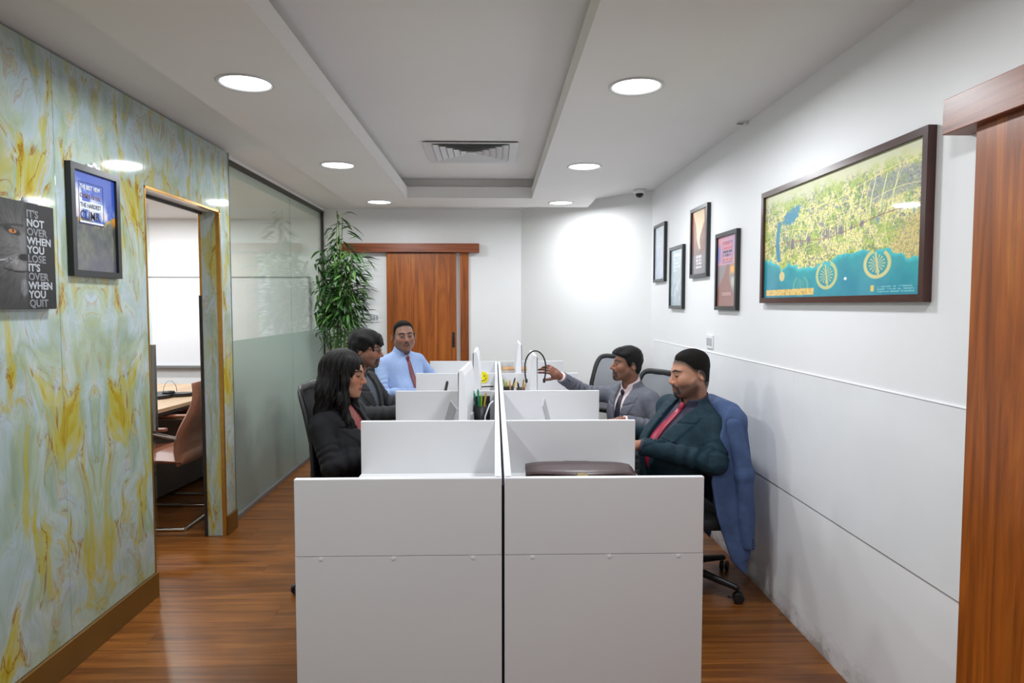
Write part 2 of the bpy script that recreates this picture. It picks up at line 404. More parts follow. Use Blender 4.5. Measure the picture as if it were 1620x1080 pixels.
# air vent: square four-way louvred diffuser
av = empty('air_vent', (-0.165, 4.86, ZU), 0, 'white square louvred air vent in the raised ceiling recess', 'air vent')
def ring(h0, h1, z0, z1, t=0.004):
    m = MB(); vs = []; fs = []
    for h, z in ((h0, z0), (h1, z1), (h1 - t, z1 + t), (h0 - t, z0 + t)):
        vs += [(-h, -h, z), (h, -h, z), (h, h, z), (-h, h, z)]
    for a in range(4):
        b = (a + 1) % 4
        for k in range(4): fs.append((a * 4 + k, a * 4 + (k + 1) % 4, b * 4 + (k + 1) % 4, b * 4 + k))
    return m.add(vs, fs)
ring(0.325, 0.268, -0.012, -0.006).build('frame', M['trim_white'], av)
MB().box(-.27, .27, -.27, .27, -0.001, 0.03).build('backing', M['alu'], av)
for k in range(5):
    h = 0.262 - k * 0.046
    ring(h, h - 0.036, -0.014, -0.003).build('louvre', M['trim_white'], av)
MB().box(-.035, .035, -.035, .035, -.014, -.006, bev=.002).build('centre_plate', M['trim_white'], av)

# ------------------------------------------------------------------ right wall, oblique far wall, far wall, wall behind
wr = MB().box(XR, XR + .12, YN, 5.92, 0, ZC).build('wall_right', M['paint_dirty']); tag(wr, 'white right wall with scuffs along its foot', kind='structure')
# glossy whiteboard panels along the wall, a proud lower sheet and a thin cap strip
yb = [1.70, 3.05, 4.45, 5.80]
for a, b in zip(yb[:-1], yb[1:]):
    MB().box(XR - .004, XR + .001, a + .0006, b - .0006, 0.605, 1.190, bev=.001).build('whiteboard_panel', M['board'], wr)
MB().box(XR - .006, XR + .001, 1.70, 5.80, 1.190, 1.195, bev=.001).build('cap_strip', M['white_plastic'], wr)
MB().box(XR - .002, XR + .001, 1.70, 5.80, 0.6022, 0.6048).build('joint_strip', M['alu'], wr)
wf = MB().prism([(0.28, YB), (0.28, YB + .14), (1.60, YB + .14), (1.60, 5.92), (XR, 5.92)], 2, 0, ZC).build('wall_corner', M['paint']); tag(wf, 'white slanted wall closing the far right corner', kind='structure')
wb = MB().box(-1.96, 0.30, YB, YB + .14, 0, ZC).build('wall_far', M['paint']); tag(wb, 'white far wall behind the sliding door', kind='structure')
wn = MB().box(-5.4, 1.5, YN - .1, YN, 0, 2.7).build('wall_behind', M['paint']); tag(wn, 'white wall behind the photographer', kind='structure')

# ------------------------------------------------------------------ left marble wall with door opening
wl = MB()
wl.box(XL - .125, XL - .012, YN, Y0 - .004, 0, 2.50); wl.box(XL - .125, XL - .012, Y0 - .004, YE + .004, 2.10, 2.50); wl.box(XL - .125, XL - .012, YE + .004, 4.455, 0, 2.50)
wall_l = wl.build('wall_left', M['paint']); tag(wall_l, 'partition faced with yellow and pale blue onyx marble sheets', kind='structure')
def panel(y0, y1, z0, z1): return MB().box(XL - .012, XL, y0 + .0008, y1 - .0008, z0, z1, bev=.0012).build('marble_panel', M['marble'], wall_l)
ys = [YN, -0.94, 0.28, 1.50, 2.72, Y0 - .006]
for a, b in zip(ys[:-1], ys[1:]): panel(a, b, 0.125, 2.495)
panel(Y0 - .006, 3.94, 2.098, 2.495); panel(3.94, YE + .016, 2.098, 2.495)
panel(YE + .016, 4.46, 0.125, 2.495)
MB().box(XL - .115, XL - .022, YE + .0, YE + .006, 0.004, 2.09).build('marble_panel', M['marble'], wall_l)
MB().box(XL - .1, XL + .004, 4.4601, 4.464, 0.0, 2.495).build('edge_strip', M['alu'], wall_l)
# gold trim round the opening
tr = empty('trim_1', (0, 0, 0), 0, 'gold metal edging around the doorway in the marble wall', None, None, 'structure')
MB().box(XL - .022, XL + .003, YE - .002, YE + .015, 0, 2.098, bev=.001).build('gold_strip', M['gold'], tr)
MB().box(XL - .130, XL - .115, YE - .002, YE + .006, 0, 2.098, bev=.001).build('gold_strip', M['gold'], tr)
MB().box(XL - .022, XL + .003, Y0 - .006, Y0 + .004, 0, 2.098, bev=.001).build('gold_strip', M['gold'], tr)
MB().box(XL - .022, XL + .003, Y0 - .006, YE + .015, 2.083, 2.098, bev=.001).build('gold_strip', M['gold'], tr)
MB().box(XL - .125, XL - .022, Y0, YE, 2.088, 2.098).build('head_lining', M['trim_white'], tr)
MB().box(XL - .118, XL - .104, Y0, YE, 2.070, 2.088).build('door_track', M['dark_alu'], tr)
MB().box(XL - .134, XL - .117, YE - .010, YE + .001, 0.0, 1.56, bev=.001).build('black_jamb_strip', M['black_plastic'], tr)  # plain black strip along the inner edge of the far jamb
bl = MB().box(XL, XL + .014, YN, Y0 + .004, 0.0, 0.125, bev=.002).build('baseboard_left', M['gold_base']); tag(bl, 'bronze gold skirting under the marble wall before the doorway', kind='structure')
bl2 = MB().box(XL, XL + .012, YE + .016, 4.46, 0.0, 0.125, bev=.002).build('baseboard_pier', M['gold_base']); tag(bl2, 'short bronze gold skirting under the narrow marble pier', kind='structure')

# sliding glass door leaf standing open behind the marble wall
sd = empty('door_1', (XL - .18, 3.30, 0), 0, 'clear glass sliding door leaf pushed open with steel pull bar', None, None, 'structure')
MB().box(-.006, .006, -0.50, 0.475, 0.012, 2.06).build('glass_leaf', M['glass'], sd)
for sgn in (-1, 1):
    hb = MB().tube([(sgn * .036, .42, .80), (sgn * .036, .42, 1.28)], .014, 14)
    for z in (.88, 1.20): hb.tube([(sgn * .006, .42, z), (sgn * .036, .42, z)], .007, 10)
    autosmooth(hb.build('pull_bar', M['steel'], sd))

# ------------------------------------------------------------------ glass partition
gp = empty('window_1', (XG, 4.464, 0), 0, 'floor to ceiling glass partition with frosted lower film', None, None, 'structure')
ed = [0.0, 1.53, YB - 4.464]
for a, b in zip(ed[:-1], ed[1:]):
    MB().box(-.005, .005, a + .0015, b - .0015, 1.250, 2.462).build('pane', M['glass'], gp)
    MB().box(-.005, .005, a + .0015, b - .0015, 0.035, 1.2495).build('frosted_pane', M['frost'], gp)
MB().box(-.022, .022, 0, YB - 4.464, 2.462, 2.485, bev=.001).build('top_track', M['dark_alu'], gp)
MB().box(-.020, .020, 0, YB - 4.464, 2.485, ZC).build('head_plate', M['ceiling'], gp)
MB().box(-.022, .026, 0, YB - 4.464, 0.0, 0.035, bev=.002).build('bottom_track', M['alu'], gp)
MB().box(-.016, .016, YB - 4.464 - .018, YB - 4.464, 0.035, 2.462).build('end_profile', M['dark_alu'], gp)

# ------------------------------------------------------------------ meeting room beyond
wc = MB(); wc.box(-5.4, -1.96, YB, YB + .14, 0, 2.55); 
wcf = wc.build('wall_meeting_far', M['paint']); tag(wcf, 'white far wall of the meeting room', kind='structure')
tag(MB().box(-5.4, -5.3, YN, YB, 0, 2.55).build('wall_meeting_left', M['paint']), 'white side wall of the meeting room', kind='structure')
tag(MB().box(-5.3, -1.88, 2.2, 2.3, 0, 2.55).build('wall_meeting_near', M['paint']), 'white near wall of the meeting room', kind='structure')
tag(MB().box(-5.4, -1.845, 2.2, YB + .1, 2.40, 2.50).build('ceiling_meeting', M['ceiling']), 'white ceiling of the meeting room', kind='structure')
wbd = empty('whiteboard', (-3.30, YB, 0), 0, 'large white writing board with metal pen tray in the meeting room', 'whiteboard')
MB().box(-1.34, 1.34, -.016, -.001, .86, 1.79, bev=.002).build('board', M['white_plastic'], wbd)
fr = MB(); 
fr.box(-1.35, 1.35, -.022, 0, 1.785, 1.797); fr.box(1.335, 1.352, -.022, 0, .845, 1.797); fr.box(-1.352, -1.335, -.022, 0, .845, 1.797)
fr.build('frame', M['alu'], wbd)
MB().box(-1.35, 1.35, -.06, 0, .835, .862, bev=.003).build('pen_tray', M['alu'], wbd)
for x, y, lab in ((-3.35, 6.2, 'round ceiling downlight in the meeting room by the whiteboard'), (-3.0, 4.6, 'round ceiling downlight in the meeting room above the table'), (-4.4, 5.3, 'round ceiling downlight at the far side of the meeting room')):
    downlight(x, y, lab, 2.40, 24.0, 0.085, group='meeting room downlights')

tb = empty('meeting_table', (-3.0, 5.1, 0), math.radians(-6), 'light oak topped meeting table with dark panel base', 'table')
MB().box(-.62, .62, -1.25, 1.25, .722, .752, bev=.003).build('table_top', M['table_wood'], tb)
MB().box(-.621, .621, -1.251, 1.251, .700, .721).build('edge_band', M['black_plastic'], tb)
MB().box(.42, .45, -1.0, 1.0, .04, .70).build('modesty_panel', M['table_dark'], tb)
MB().box(-.45, -.42, -1.0, 1.0, .04, .70).build('modesty_panel', M['table_dark'], tb)
for s in (-1, 1): MB().box(-.48, .48, s * 1.0 - .03, s * 1.0 + .03, 0, .70).build('end_panel', M['table_dark'], tb)
cf = empty('conference_phone', (-2.66, 5.45, .752), math.radians(20), 'black conference phone on the oak meeting table', 'telephone')
autosmooth(MB().prism([(0.13 * math.cos(a) * (1 + .45 * math.cos(3 * a)), 0.13 * math.sin(a) * (1 + .45 * math.cos(3 * a))) for a in [2 * math.pi * k / 36 for k in range(36)]], 2, 0.0, .028).build('body', M['black_plastic'], cf))
MB().lathe([(.05, .028), (.045, .045), (.01, .05)], 20).build('speaker_dome', M['black_plastic'], cf, True)
MB().tube([(.05 * math.cos(a), .10, .03 + .09 * math.sin(a)) for a in [math.pi * k / 14 for k in range(15)]], .003, 6).build('cable', M['grey_plastic'], cf, True)

def lerp(a, b, t): return a + (b - a) * t

def leather_chair(loc, rz, label):
    c = empty('meeting_chair', loc, rz, label, 'chair', 'brown leather cantilever meeting chairs')
    # local: faces +y
    prof = [(-.26, .43), (.22, .44), (.25, .47), (.22, .50), (-.20, .50), (-.27, .50)]
    def slab(name, pts, w0, thick):
        m = MB(); n = len(pts); K = 9; vs = []; fs = []
        for side in (1, -1):
            for i, (y, z) in enumerate(pts):
                a = pts[max(i - 1, 0)]; b = pts[min(i + 1, n - 1)]; d = Vector((0, b[0] - a[0], b[1] - a[1])).normalized(); nr = Vector((0, -d.z, d.y))
                for k in range(K):
                    u = -1 + 2 * k / (K - 1); e = (1 - abs(u) ** 4) ** .5 * (0.55 + .45 * math.sin(math.pi * min(1, max(0, (i + .6) / (n + .2)))) ** .4)
                    p = Vector((u * w0, y, z)) + nr * (side * thick * e + (.006 * math.sin(i * 2.1) * (1 - u * u) if side > 0 else 0)); vs.append(p)
        o = n * K
        for i in range(n - 1):
            for k in range(K - 1):
                q = (i * K + k, i * K + k + 1, (i + 1) * K + k + 1, (i + 1) * K + k); fs.append(q); fs.append(tuple(o + j for j in reversed(q)))
        for i in range(n - 1):
            for k in (0, K - 1): fs.append((i * K + k, (i + 1) * K + k, o + (i + 1) * K + k, o + i * K + k))
        for k in range(K - 1):
            for i in (0, n - 1): fs.append((i * K + k, i * K + k + 1, o + i * K + k + 1, o + i * K + k))
        m.add(vs, fs); return m.build(name, M['leather'], c, True)
    slab('seat', [(-.27 + .055 * i, .455 + .012 * math.sin(i * .5)) for i in range(11)], .245, .045)
    slab('backrest', [(-.24 - .10 * (t / 15) ** 1.3 + .035 * math.sin(t / 15 * 6.0), .42 + .56 * t / 15) for t in range(16)], .235, .032)
    for s in (-1, 1):
        x = s * .275
        fr = MB().tube([(x, -.26, .62), (x, -.10, .655), (x, .16, .66), (x, .24, .64), (x, .27, .58), (x, .27, .20), (x, .26, .06), (x, .22, .015), (x, .1, .013), (x, -.30, .013)], .0125, 10)
        autosmooth(fr.build('side_frame', M['chrome'], c), 60)
        MB().box(x - .022, x + .022, -.20, .20, .668, .690, bev=.008, seg=2).build('armrest_pad', M['leather'], c)
    autosmooth(MB().tube([(-.275, -.30, .013), (.275, -.30, .013)], .0125, 10).build('rear_rail', M['chrome'], c))
    autosmooth(MB().tube([(-.275, .16, .40), (-.2, .15, .40), (.2, .15, .40), (.275, .16, .40)], .012, 10).build('seat_rail', M['chrome'], c))
    return c
leather_chair((-2.36, 4.66, 0), math.radians(90), 'brown leather cantilever chair with chrome arms just inside the doorway')
leather_chair((-2.42, 5.50, 0), math.radians(88), 'second brown leather cantilever chair deeper in the meeting room')

# ------------------------------------------------------------------ far sliding door
fd = empty('door_2', (-0.77, YB, 0), 0, 'teak sliding door on the far wall under a long header board', None, None, 'structure')
MB().box(-.362, .362, -.055, -.015, .01, 2.043, bev=.002).build('door_leaf', M['door_wood'], fd)
MB().box(-.83, .605, -.10, -.001, 2.05, 2.142, bev=.002).build('header_board', M['door_wood_h'], fd)
MB().box(.402, .490, -.03, -.001, 0, 2.05, bev=.001).build('door_jamb', M['door_wood'], fd)
MB().box(-.372, -.363, -.05, -.001, 0, 2.043).build('edge_stop', M['door_wood'], fd)
hd = MB().box(.318, .344, -.061, -.055, 1.05, 1.21, bev=.002); hd.tube([(.331, -.058, 1.16), (.331, -.075, 1.16), (.331, -.075, 1.09), (.331, -.058, 1.09)], .006, 8)
hd.build('pull_handle', M['black_plastic'], fd)

# ------------------------------------------------------------------ near right sliding door
nd = empty('door_3', (XR, 1.85, 0), 0, 'teak sliding door in the right foreground under a header board', None, None, 'structure')
MB().box(-.055, -.018, -1.05, 0, .01, 2.03, bev=.002).build('door_leaf', M['door_wood'], nd)
MB().box(-.085, -.001, -2.2, .10, 1.997, 2.098, bev=.002).build('header_board', M['door_wood_y'], nd)
MB().box(-.017, -.001, -1.05, -.004, .0, 2.0).build('edge_seal', M['melamine_edge'], nd)
MB().ellipsoid((-.026, .004, 1.745), (.005, .005, .012), 10, 8).build('brass_latch', M['brass'], nd)

# ------------------------------------------------------------------ workstations
YD = [2.0, 3.0, 4.05, 5.10, 6.20]; XS = 0.024; XO = {-1: -0.607, 1: 0.640}; ZT, ZD = 0.975, 0.736
bay_words = ['closest to the camera', 'second from the camera', 'third from the camera', 'farthest from the camera']
def workstation(s, i):
    y0, y1 = YD[i], YD[i + 1]; xo = XO[s]; xs = XS + s * .004
    root = empty('workstation', (xs, y0, 0), 0, 'white desk bay with low screens, %s row, %s' % ('left' if s < 0 else 'right', bay_words[i]), 'desk', 'white desk bays of the double bench')
    def B(name, xa, xb, ya, yb_, za, zb, m='melamine', bev=.0025):
        xa, xb = sorted((xa - xs, xb - xs)); return MB().box(xa, xb, ya - y0, yb_ - y0, za, zb, bev=bev, seg=2).build(name, M[m], root)
    t = .022
    B('spine_screen', xs, xs + s * t, y0 + .0005, y1 - .0005, 0.0, ZT)
    B('desktop', xs + s * t, xo, y0 + t / 2 + (.012 if i == 0 else .0), y1 - t / 2 - .0005, ZD - .025, ZD)
    B('divider_screen', xs + s * (t + .0005), xo, y1 - t / 2, y1 + t / 2 - .0005, 0.0, ZT)
    B('cable_tray', xs + s * .05, xs + s * .16, y0 + .15, y1 - .15, .60, .64, 'grey_plastic')
    if i == 0:
        B('end_panel_upper', xs + s * .0005, xo, y0 - t / 2, y0 + t / 2, ZD + .0005, ZT)
        B('end_panel_lower', xs + s * .0005, xo, y0 - t / 2, y0 + t / 2, 0.0, ZD - .0003, bev=.0006)
        for k in (.10, .52, .9):
            x = lerp(xs + s * .03, xo - s * .02, k) - xs
            MB().lathe([(.006, 0), (.006, .0015), (.003, .0022)], 12).build('screw_cap', M['white_plastic'], root, False, (x, -t / 2, ZD - .006), (math.radians(90), 0, 0))
    return root
for i in range(4):
    for s in (-1, 1): workstation(s, i)
gap = MB().box(XS - .003, XS + .003, 2.02, 6.2, 0.0, ZT - .03).build('gap_shade_strip', M['melamine_edge'])  # dark strip paints the shade of the open gap between the spine boards
tag(gap, 'thin dark strip painting the shade in the gap between the two bench halves', 'shade strip')

# ------------------------------------------------------------------ monitors, laptops and desk things
def monitor(x, y0, y1, s, label, yaw=0.0, ztop=1.15):
    # s: side of the bench; display faces away from the spine
    c = empty('desktop_monitor', (x, (y0 + y1) / 2, ZD), yaw, label, 'monitor', 'white desktop monitors')
    hw = (y1 - y0) / 2; zt = ztop - ZD
    b = MB()
    prof = [(-.004 * s, .10), (.016 * -s, .10), (.032 * -s, .14), (.036 * -s, .24), (.020 * -s, zt - .03), (.010 * -s, zt), (-.004 * s + .012 * s, zt), (.012 * s, .10)]
    b.prism([(p[0], p[1]) for p in prof], 1, -hw, hw)
    # prism axis y expects (x,z)
    b.build('casing', M['white_plastic'], c)
    MB().box(*sorted((.0122 * s, .0140 * s)), -hw + .012, hw - .012, .125, zt - .012).build('display', M['screen'], c)
    MB().prism([(-.01 * s, .0), (-.05 * s, .0), (-.042 * s, .16), (-.02 * s, .16)], 1, -.05, .05).build('stand', M['grey_plastic'], c)
    MB().box(-.085, .085, -.10, .10, 0.0, .010, bev=.003).build('foot', M['white_plastic'], c)
monitor(-.165, 3.42, 3.95, -1, 'white monitor seen edge-on beside the long-haired woman', math.radians(-3), 1.16)
monitor(-.135, 4.42, 4.93, -1, 'white monitor seen edge-on in front of the man with glasses', 0, 1.185)
monitor(.262, 4.28, 4.80, 1, 'white monitor with a black headset hung over it', 0, 1.17)
monitor(.205, 5.40, 5.92, 1, 'white monitor at the right bay farthest from the camera', 0, 1.18)

def laptop(loc, rz, label, m, lid=100):
    c = empty('laptop', loc, rz, label, 'laptop')
    MB().box(-.165, .165, -.12, .12, 0, .016, bev=.004, seg=2).build('base', m, c)
    MB().box(-.145, .145, -.03, .09, .0158, .0175).build('keyboard', M['black_plastic'], c)
    a = math.radians(lid)
    l = MB().box(-.165, .165, -.0035, .0035, 0, .225, bev=.003, seg=2).build('lid', m, c, False, (0, .12, .014), (math.radians(-(lid - 90)), 0, 0))
    MB().box(-.155, .155, -.0042, -.0036, .012, .215).build('display', M['screen'], l)
# local +y of the laptop points from user to lid; right row users face -X
laptop((.44, 3.62, ZD), math.radians(84), 'open silver laptop in front of the man in the teal jacket', M['silver'], 104)
laptop((-.40, 3.55, ZD), math.radians(-80), 'open light blue-grey laptop in front of the long-haired woman', M['grey_plastic'], 106)

def keyboard(loc, rz, label):
    c = empty('keyboard', loc, rz, label, 'keyboard')
    MB().box(-.21, .21, -.065, .065, 0, .014, bev=.004, seg=2).build('tray', M['black_plastic'], c)
    k = MB()
    for r in range(5):
        for q in range(14): k.box(-.198 + q * .0285, -.174 + q * .0285, -.054 + r * .022, -.036 + r * .022, .014, .019)
    k.build('keys', M['black_plastic'], c)
keyboard((-.42, 4.62, ZD), math.radians(-90), 'black keyboard on the desk of the man with glasses')
keyboard((.50, 4.62, ZD), math.radians(90), 'black keyboard on the desk of the man in the grey suit')

# headset over the right-hand monitor
hs = empty('headset', (.262, 4.30, ZD), 0, 'black headset with thin headband hooked over the white monitor', 'headset')
arc = [(-.068 * math.cos(a) + .0, 0, .36 + .105 * math.sin(a)) for a in [math.pi * k / 24 for k in range(25)]]
arc = [(-.058, 0, .26), (-.066, 0, .31)] + arc[1:-1] + [(.066, 0, .31), (.058, 0, .27)]
MB().tube(arc, .005, 8, flat=1.6, up=(0, 1, 0)).build('headband', M['black_plastic'], hs, True)
for s in (-1, 1):
    MB().lathe([(.010, -.008), (.016, 0), (.010, .008)], 16).build('ear_cup', M['black_plastic'], hs, True, (s * .058, 0, .27), (0, math.radians(90), 0))
MB().tube([(-.058, 0, .262), (-.066, -.004, .18), (-.066, -.004, .02), (-.05, -.03, .004), (0.05, -.05, .004)], .002, 6).build('cable', M['grey_plastic'], hs, True)

def pen_cup(loc, label, m, pens, h=.10, r=.038):
    c = empty('pen_cup', loc, 0, label, 'pen cup')
    MB().lathe([(r, 0), (r, h), (r - .003, h), (r - .003, .004), (.002, .004)], 24).build('cup', m, c, True)
    for k, (pm, ang, tilt, ln) in enumerate(pens):
        d = Vector((math.sin(tilt) * math.cos(ang), math.sin(tilt) * math.sin(ang), math.cos(tilt)))
        p0 = Vector((-d.x, -d.y, 0)) * .03 + Vector((0, 0, .006)); p1 = p0 + d * ln
        MB().tube([p0, p0 + d * (ln - .012), p1], [.006, .006, .002], 8).build('pen', M[pm], c)
pen_cup((-.085, 3.80, ZD), 'black pen cup with blue and green pens beside the white monitor', M['black_plastic'], [('blue_pen', 2.6, .20, .27), ('green_pen', 2.0, .14, .275), ('green_pen', 3.0, .16, .26), ('pencil', .4, .16, .255), ('lime_pen', 5.0, .12, .25), ('black_plastic', 4.0, .2, .24)], .185)
pen_cup((.10, 4.86, ZD), 'dark pen cup full of yellow pencils at the bench spine', M['black_plastic'], [('pencil', 0.2, .30, .20), ('pencil', 1.3, .22, .21), ('lime_pen', 2.6, .25, .22), ('pencil', 3.6, .12, .20), ('kraft', 5.0, .3, .19), ('black_plastic', 0.6, .30, .23)], .165)
pen_cup((.19, 4.90, ZD), 'small cup of pencils and scissors next to the dark pen cup', M['table_dark'], [('pencil', 0.2, .25, .19), ('pencil', 2.3, .22, .20), ('black_plastic', 4.0, .2, .19), ('kraft', 5.2, .25, .22)], .15, .032)

# dark document holder and papers at the second left bay
dh = empty('desk_organizer', (-.075, 3.93, ZD), 0, 'black wire desk organizer with papers at the bench spine', 'organizer')
for k in range(4): MB().box(-.055, .045, -.02 - k * .03, -.016 - k * .03, 0, .225 - k * .02, bev=.001).build('divider', M['black_plastic'], dh)
MB().box(-.055, .045, -.115, .0, 0, .006).build('base', M['black_plastic'], dh)
for k in range(3): MB().box(-.05, .04, -.034 - k * .03, -.028 - k * .03, .006, .19 - k * .02).build('paper_sheet', M['paper'], dh)
wc_ = MB().tube([(-.05, 3.66, .745), (-.062, 3.66, .80), (-.055, 3.67, .88), (-.030, 3.70, .945), (-.012, 3.74, .955), (-.004, 3.78, .94)], .004, 8).build('cable', M['white_plastic'], None, True)
tag(wc_, 'white cable arching up to the top of the bench spine', 'cable')
nb = MB().box(-.13, .13, -.09, .09, 0, .018, bev=.003).build('notebook', M['black_plastic'], None, False, (-.10, 3.33, ZD)); tag(nb, 'closed black notebook on the second left desk', 'notebook')
fo = empty('sticky_note_block', (-.235, 3.82, ZD), .3, 'green and yellow note block beside the white monitor', 'note pad')
MB().box(-.04, .04, -.04, .04, 0, .07, bev=.002).build('green_block', M['lime_pen'], fo); MB().box(-.04, .04, -.04, .04, .07, .085, bev=.002).build('yellow_block', M['yellow'], fo)

# smiley on the third divider and pinned card
sm = empty('smiley_sticker', (-.096, 5.10 - .0115, .943), math.radians(0), 'round yellow smiley face sticker on a white divider', 'sticker')
MB().lathe([(.045, 0), (.045, .003), (.043, .004)], 32).build('disc', M['yellow'], sm, False, None, (math.radians(90), 0, 0))
for s in (-1, 1): MB().ellipsoid((s * .014, -.0045, .012), (.004, .0012, .008), 10, 6).build('eye', M['black_plastic'], sm)
MB().tube([(.026 * math.cos(a), -.0045, -.002 + .024 * math.sin(a)) for a in [math.pi + math.pi * k / 14 for k in range(15)]], .0022, 6).build('smile', M['black_plastic'], sm)
cardm = MB().box(-.05, .05, -.002, 0, 0, .09).build('pinned_card', M['paper'], None, False, (-.07, 5.088, .80)); tag(cardm, 'small white card pinned below the smiley sticker', 'card')
cal = empty('desk_calendar', (-.055, 4.84, ZD), math.radians(10), 'small tent calendar with black binding in the third left bay', 'calendar')
MB().prism([(-.045, 0), (.045, 0), (.004, .165), (-.004, .165)], 0, -.045, .045).build('easel', M['paper'], cal)
MB().tube([(-.045, 0, .165), (.045, 0, .165)], .006, 8).build('binding', M['black_plastic'], cal)
mk = MB().tube([(-.40, 4.96, .742), (-.376, 4.99, .845), (-.362, 5.005, .915), (-.360, 5.007, .925)], [.011, .011, .011, .006], 10).build('marker_pen', M['black_plastic'], None, True); tag(mk, 'thick black marker leaning against the divider by the man with glasses', 'pen')

# box files with books in the last right bay
bf = empty('paper_tray', (.16, 5.98, ZD), 0, 'light grey letter tray stack in the last right bay', 'letter tray')
for k in range(3):
    MB().box(-.12, .12, -.16, .16, .005 + k * .055, .011 + k * .055).build('shelf', M['grey_plastic'], bf)
for sx in (-1, 1): MB().box(sx * .12 - .003, sx * .12 + .003, -.16, .16, 0, .135).build('side', M['grey_plastic'], bf)
for k, (m, t, lab) in enumerate((('ink', .032, 'thick blue-grey book at the bottom of the pile on the letter tray'), ('kraft', .026, 'tan covered book on top of the pile on the letter tray'))):
    b = empty('book', (.16 + .012 * k, 5.96, ZD + .1355 + (.0325 if k else 0)), .04 - .09 * k, lab, 'book', 'books on the letter tray')
    cv = MB(); cv.box(-.115, .115, -.15, .15, 0, .003); cv.box(-.115, .115, -.15, .15, t - .003, t); cv.box(-.115, -.111, -.15, .15, 0, t); cv.build('cover', M[m], b)
    MB().box(-.110, .111, -.146, .146, .003, t - .003).build('pages', M['paper'], b)

# briefcase lying on the nearest right desk
bc = empty('briefcase', (.358, 2.765, ZD), math.radians(-2), 'dark brown leather briefcase with brass clasp lying on the nearest right desk', 'briefcase')
m = MB(); K = 12; vs = []; fs = []
def pillow(name, hx, hy, z0, z1, matn, parent, y0=0.0, bulge=.25, nx=14, ny=12):
    vs = []; fs = []
    for side in (0, 1):
        for i in range(nx + 1):
            for j in range(ny + 1):
                u = -1 + 2 * i / nx; v = -1 + 2 * j / ny
                e = ((1 - abs(u) ** 6) * (1 - abs(v) ** 6)) ** .5
                zm = (z0 + z1) / 2; h = (z1 - z0) / 2
                vs.append((u * hx, y0 + v * hy, zm + (1 if side else -1) * h * (1 - bulge + bulge * e) * (e > 0 or 1)))
    o = (nx + 1) * (ny + 1)
    for i in range(nx):
        for j in range(ny):
            q = (i * (ny + 1) + j, (i + 1) * (ny + 1) + j, (i + 1) * (ny + 1) + j + 1, i * (ny + 1) + j + 1)
            fs.append(tuple(reversed(q))); fs.append(tuple(o + k for k in q))
    edge = [i * (ny + 1) for i in range(nx + 1)] + [nx * (ny + 1) + j for j in range(1, ny + 1)] + [i * (ny + 1) + ny for i in range(nx - 1, -1, -1)] + [j for j in range(ny - 1, 0, -1)]
    for a, b in zip(edge, edge[1:] + edge[:1]): fs.append((a, b, o + b, o + a))
    return MB().add(vs, fs).build(name, M[matn], parent, True)
pillow('body', .228, .150, .002, .064, 'case_leather', bc, bulge=.35)
fp = MB(); n = 12; vs = []; fs = []
for t_ in (0, .004):
    for i in range(17):
        u = -1 + i / 8
        for (y, z) in ((.147, .04), (.135, .068), (.06, .074), (-.03, .071), (-.085, .068)):
            vs.append((u * .230, y - (0.0 if y > -.08 else .02 * math.cos(u * math.pi)), z - .012 * abs(u) ** 5 + t_))
nn = 85
for i in range(16):
    for j in range(4):
        q = (i * 5 + j, i * 5 + j + 1, (i + 1) * 5 + j + 1, (i + 1) * 5 + j); fs.append(q); fs.append(tuple(nn + k for k in reversed(q)))
edge = [i * 5 for i in range(17)] + [80 + j for j in range(1, 5)] + [i * 5 + 4 for i in range(15, -1, -1)] + [j for j in (3, 2, 1)]
for a, b in zip(edge, edge[1:] + edge[:1]): fs.append((a, b, nn + b, nn + a))
fp.add(vs, fs).build('flap', M['case_leather'], bc, True)
cl = MB().box(-.022, .022, -.128, -.088, .068, .078, bev=.003).build('clasp', M['brass'], bc)
MB().box(-.012, .012, -.152, -.120, .042, .073, bev=.003).build('clasp_tab', M['brass'], bc)
autosmooth(MB().tube([(-.06, .15, .05), (-.055, .185, .055), (.055, .185, .055), (.06, .15, .05)], .007, 8).build('handle', M['case_leather'], bc), 60)

# ------------------------------------------------------------------ wall plates, cctv, ceiling hook
def plate(loc, rz, w_, h_, label, rock):
    c = empty('wall_plate', loc, rz, label, 'switch')
    MB().box(-w_ / 2, w_ / 2, -.009, 0, -h_ / 2, h_ / 2, bev=.003, seg=2).build('plate', M['white_plastic'], c)
    for k in range(rock):
        x = (k - (rock - 1) / 2) * (w_ / (rock + .3))
        MB().box(x - w_ / rock * .30, x + w_ / rock * .30, -.013, -.008, -h_ * .28, h_ * .28, bev=.002).build('rocker', M['grey_plastic'], c)
plate((XR, 4.27, 1.262), math.radians(-90), .125, .088, 'white switch plate on the right wall above the teal-jacketed man', 2)
plate((-1.284, YB, 1.362), 0, .105, .090, 'white socket plate on the far wall beside the bamboo plant', 3)
cc = empty('dome_camera', (1.27, 5.86, ZC), 0, 'white dome security camera with black lens in the far right ceiling corner', 'camera')
MB().lathe([(.055, 0), (.055, -.018), (.048, -.034), (.036, -.036)], 28).build('housing', M['white_plastic'], cc, True)
MB().lathe([(.034, -.034), (.034, -.046), (.026, -.062), (.012, -.070), (.002, -.072)], 24).build('lens_dome', M['black_frame'], cc, True)
hk = empty('ceiling_bracket', (1.385, 3.70, ZC - .012), 0, 'tiny metal bracket where the ceiling meets the right wall', 'bracket')
MB().box(-.045, .012, -.006, .006, -.002, .004).build('arm', M['steel'], hk); MB().box(-.012, .014, -.012, .012, -.006, .012, bev=.002).build('mount', M['white_plastic'], hk)

# ------------------------------------------------------------------ pictures on the walls
def s2l(c):
    c = np.asarray(c, dtype=np.float64) / 255.0
    return np.where(c <= 0.04045, c / 12.92, ((c + 0.055) / 1.055) ** 2.4)

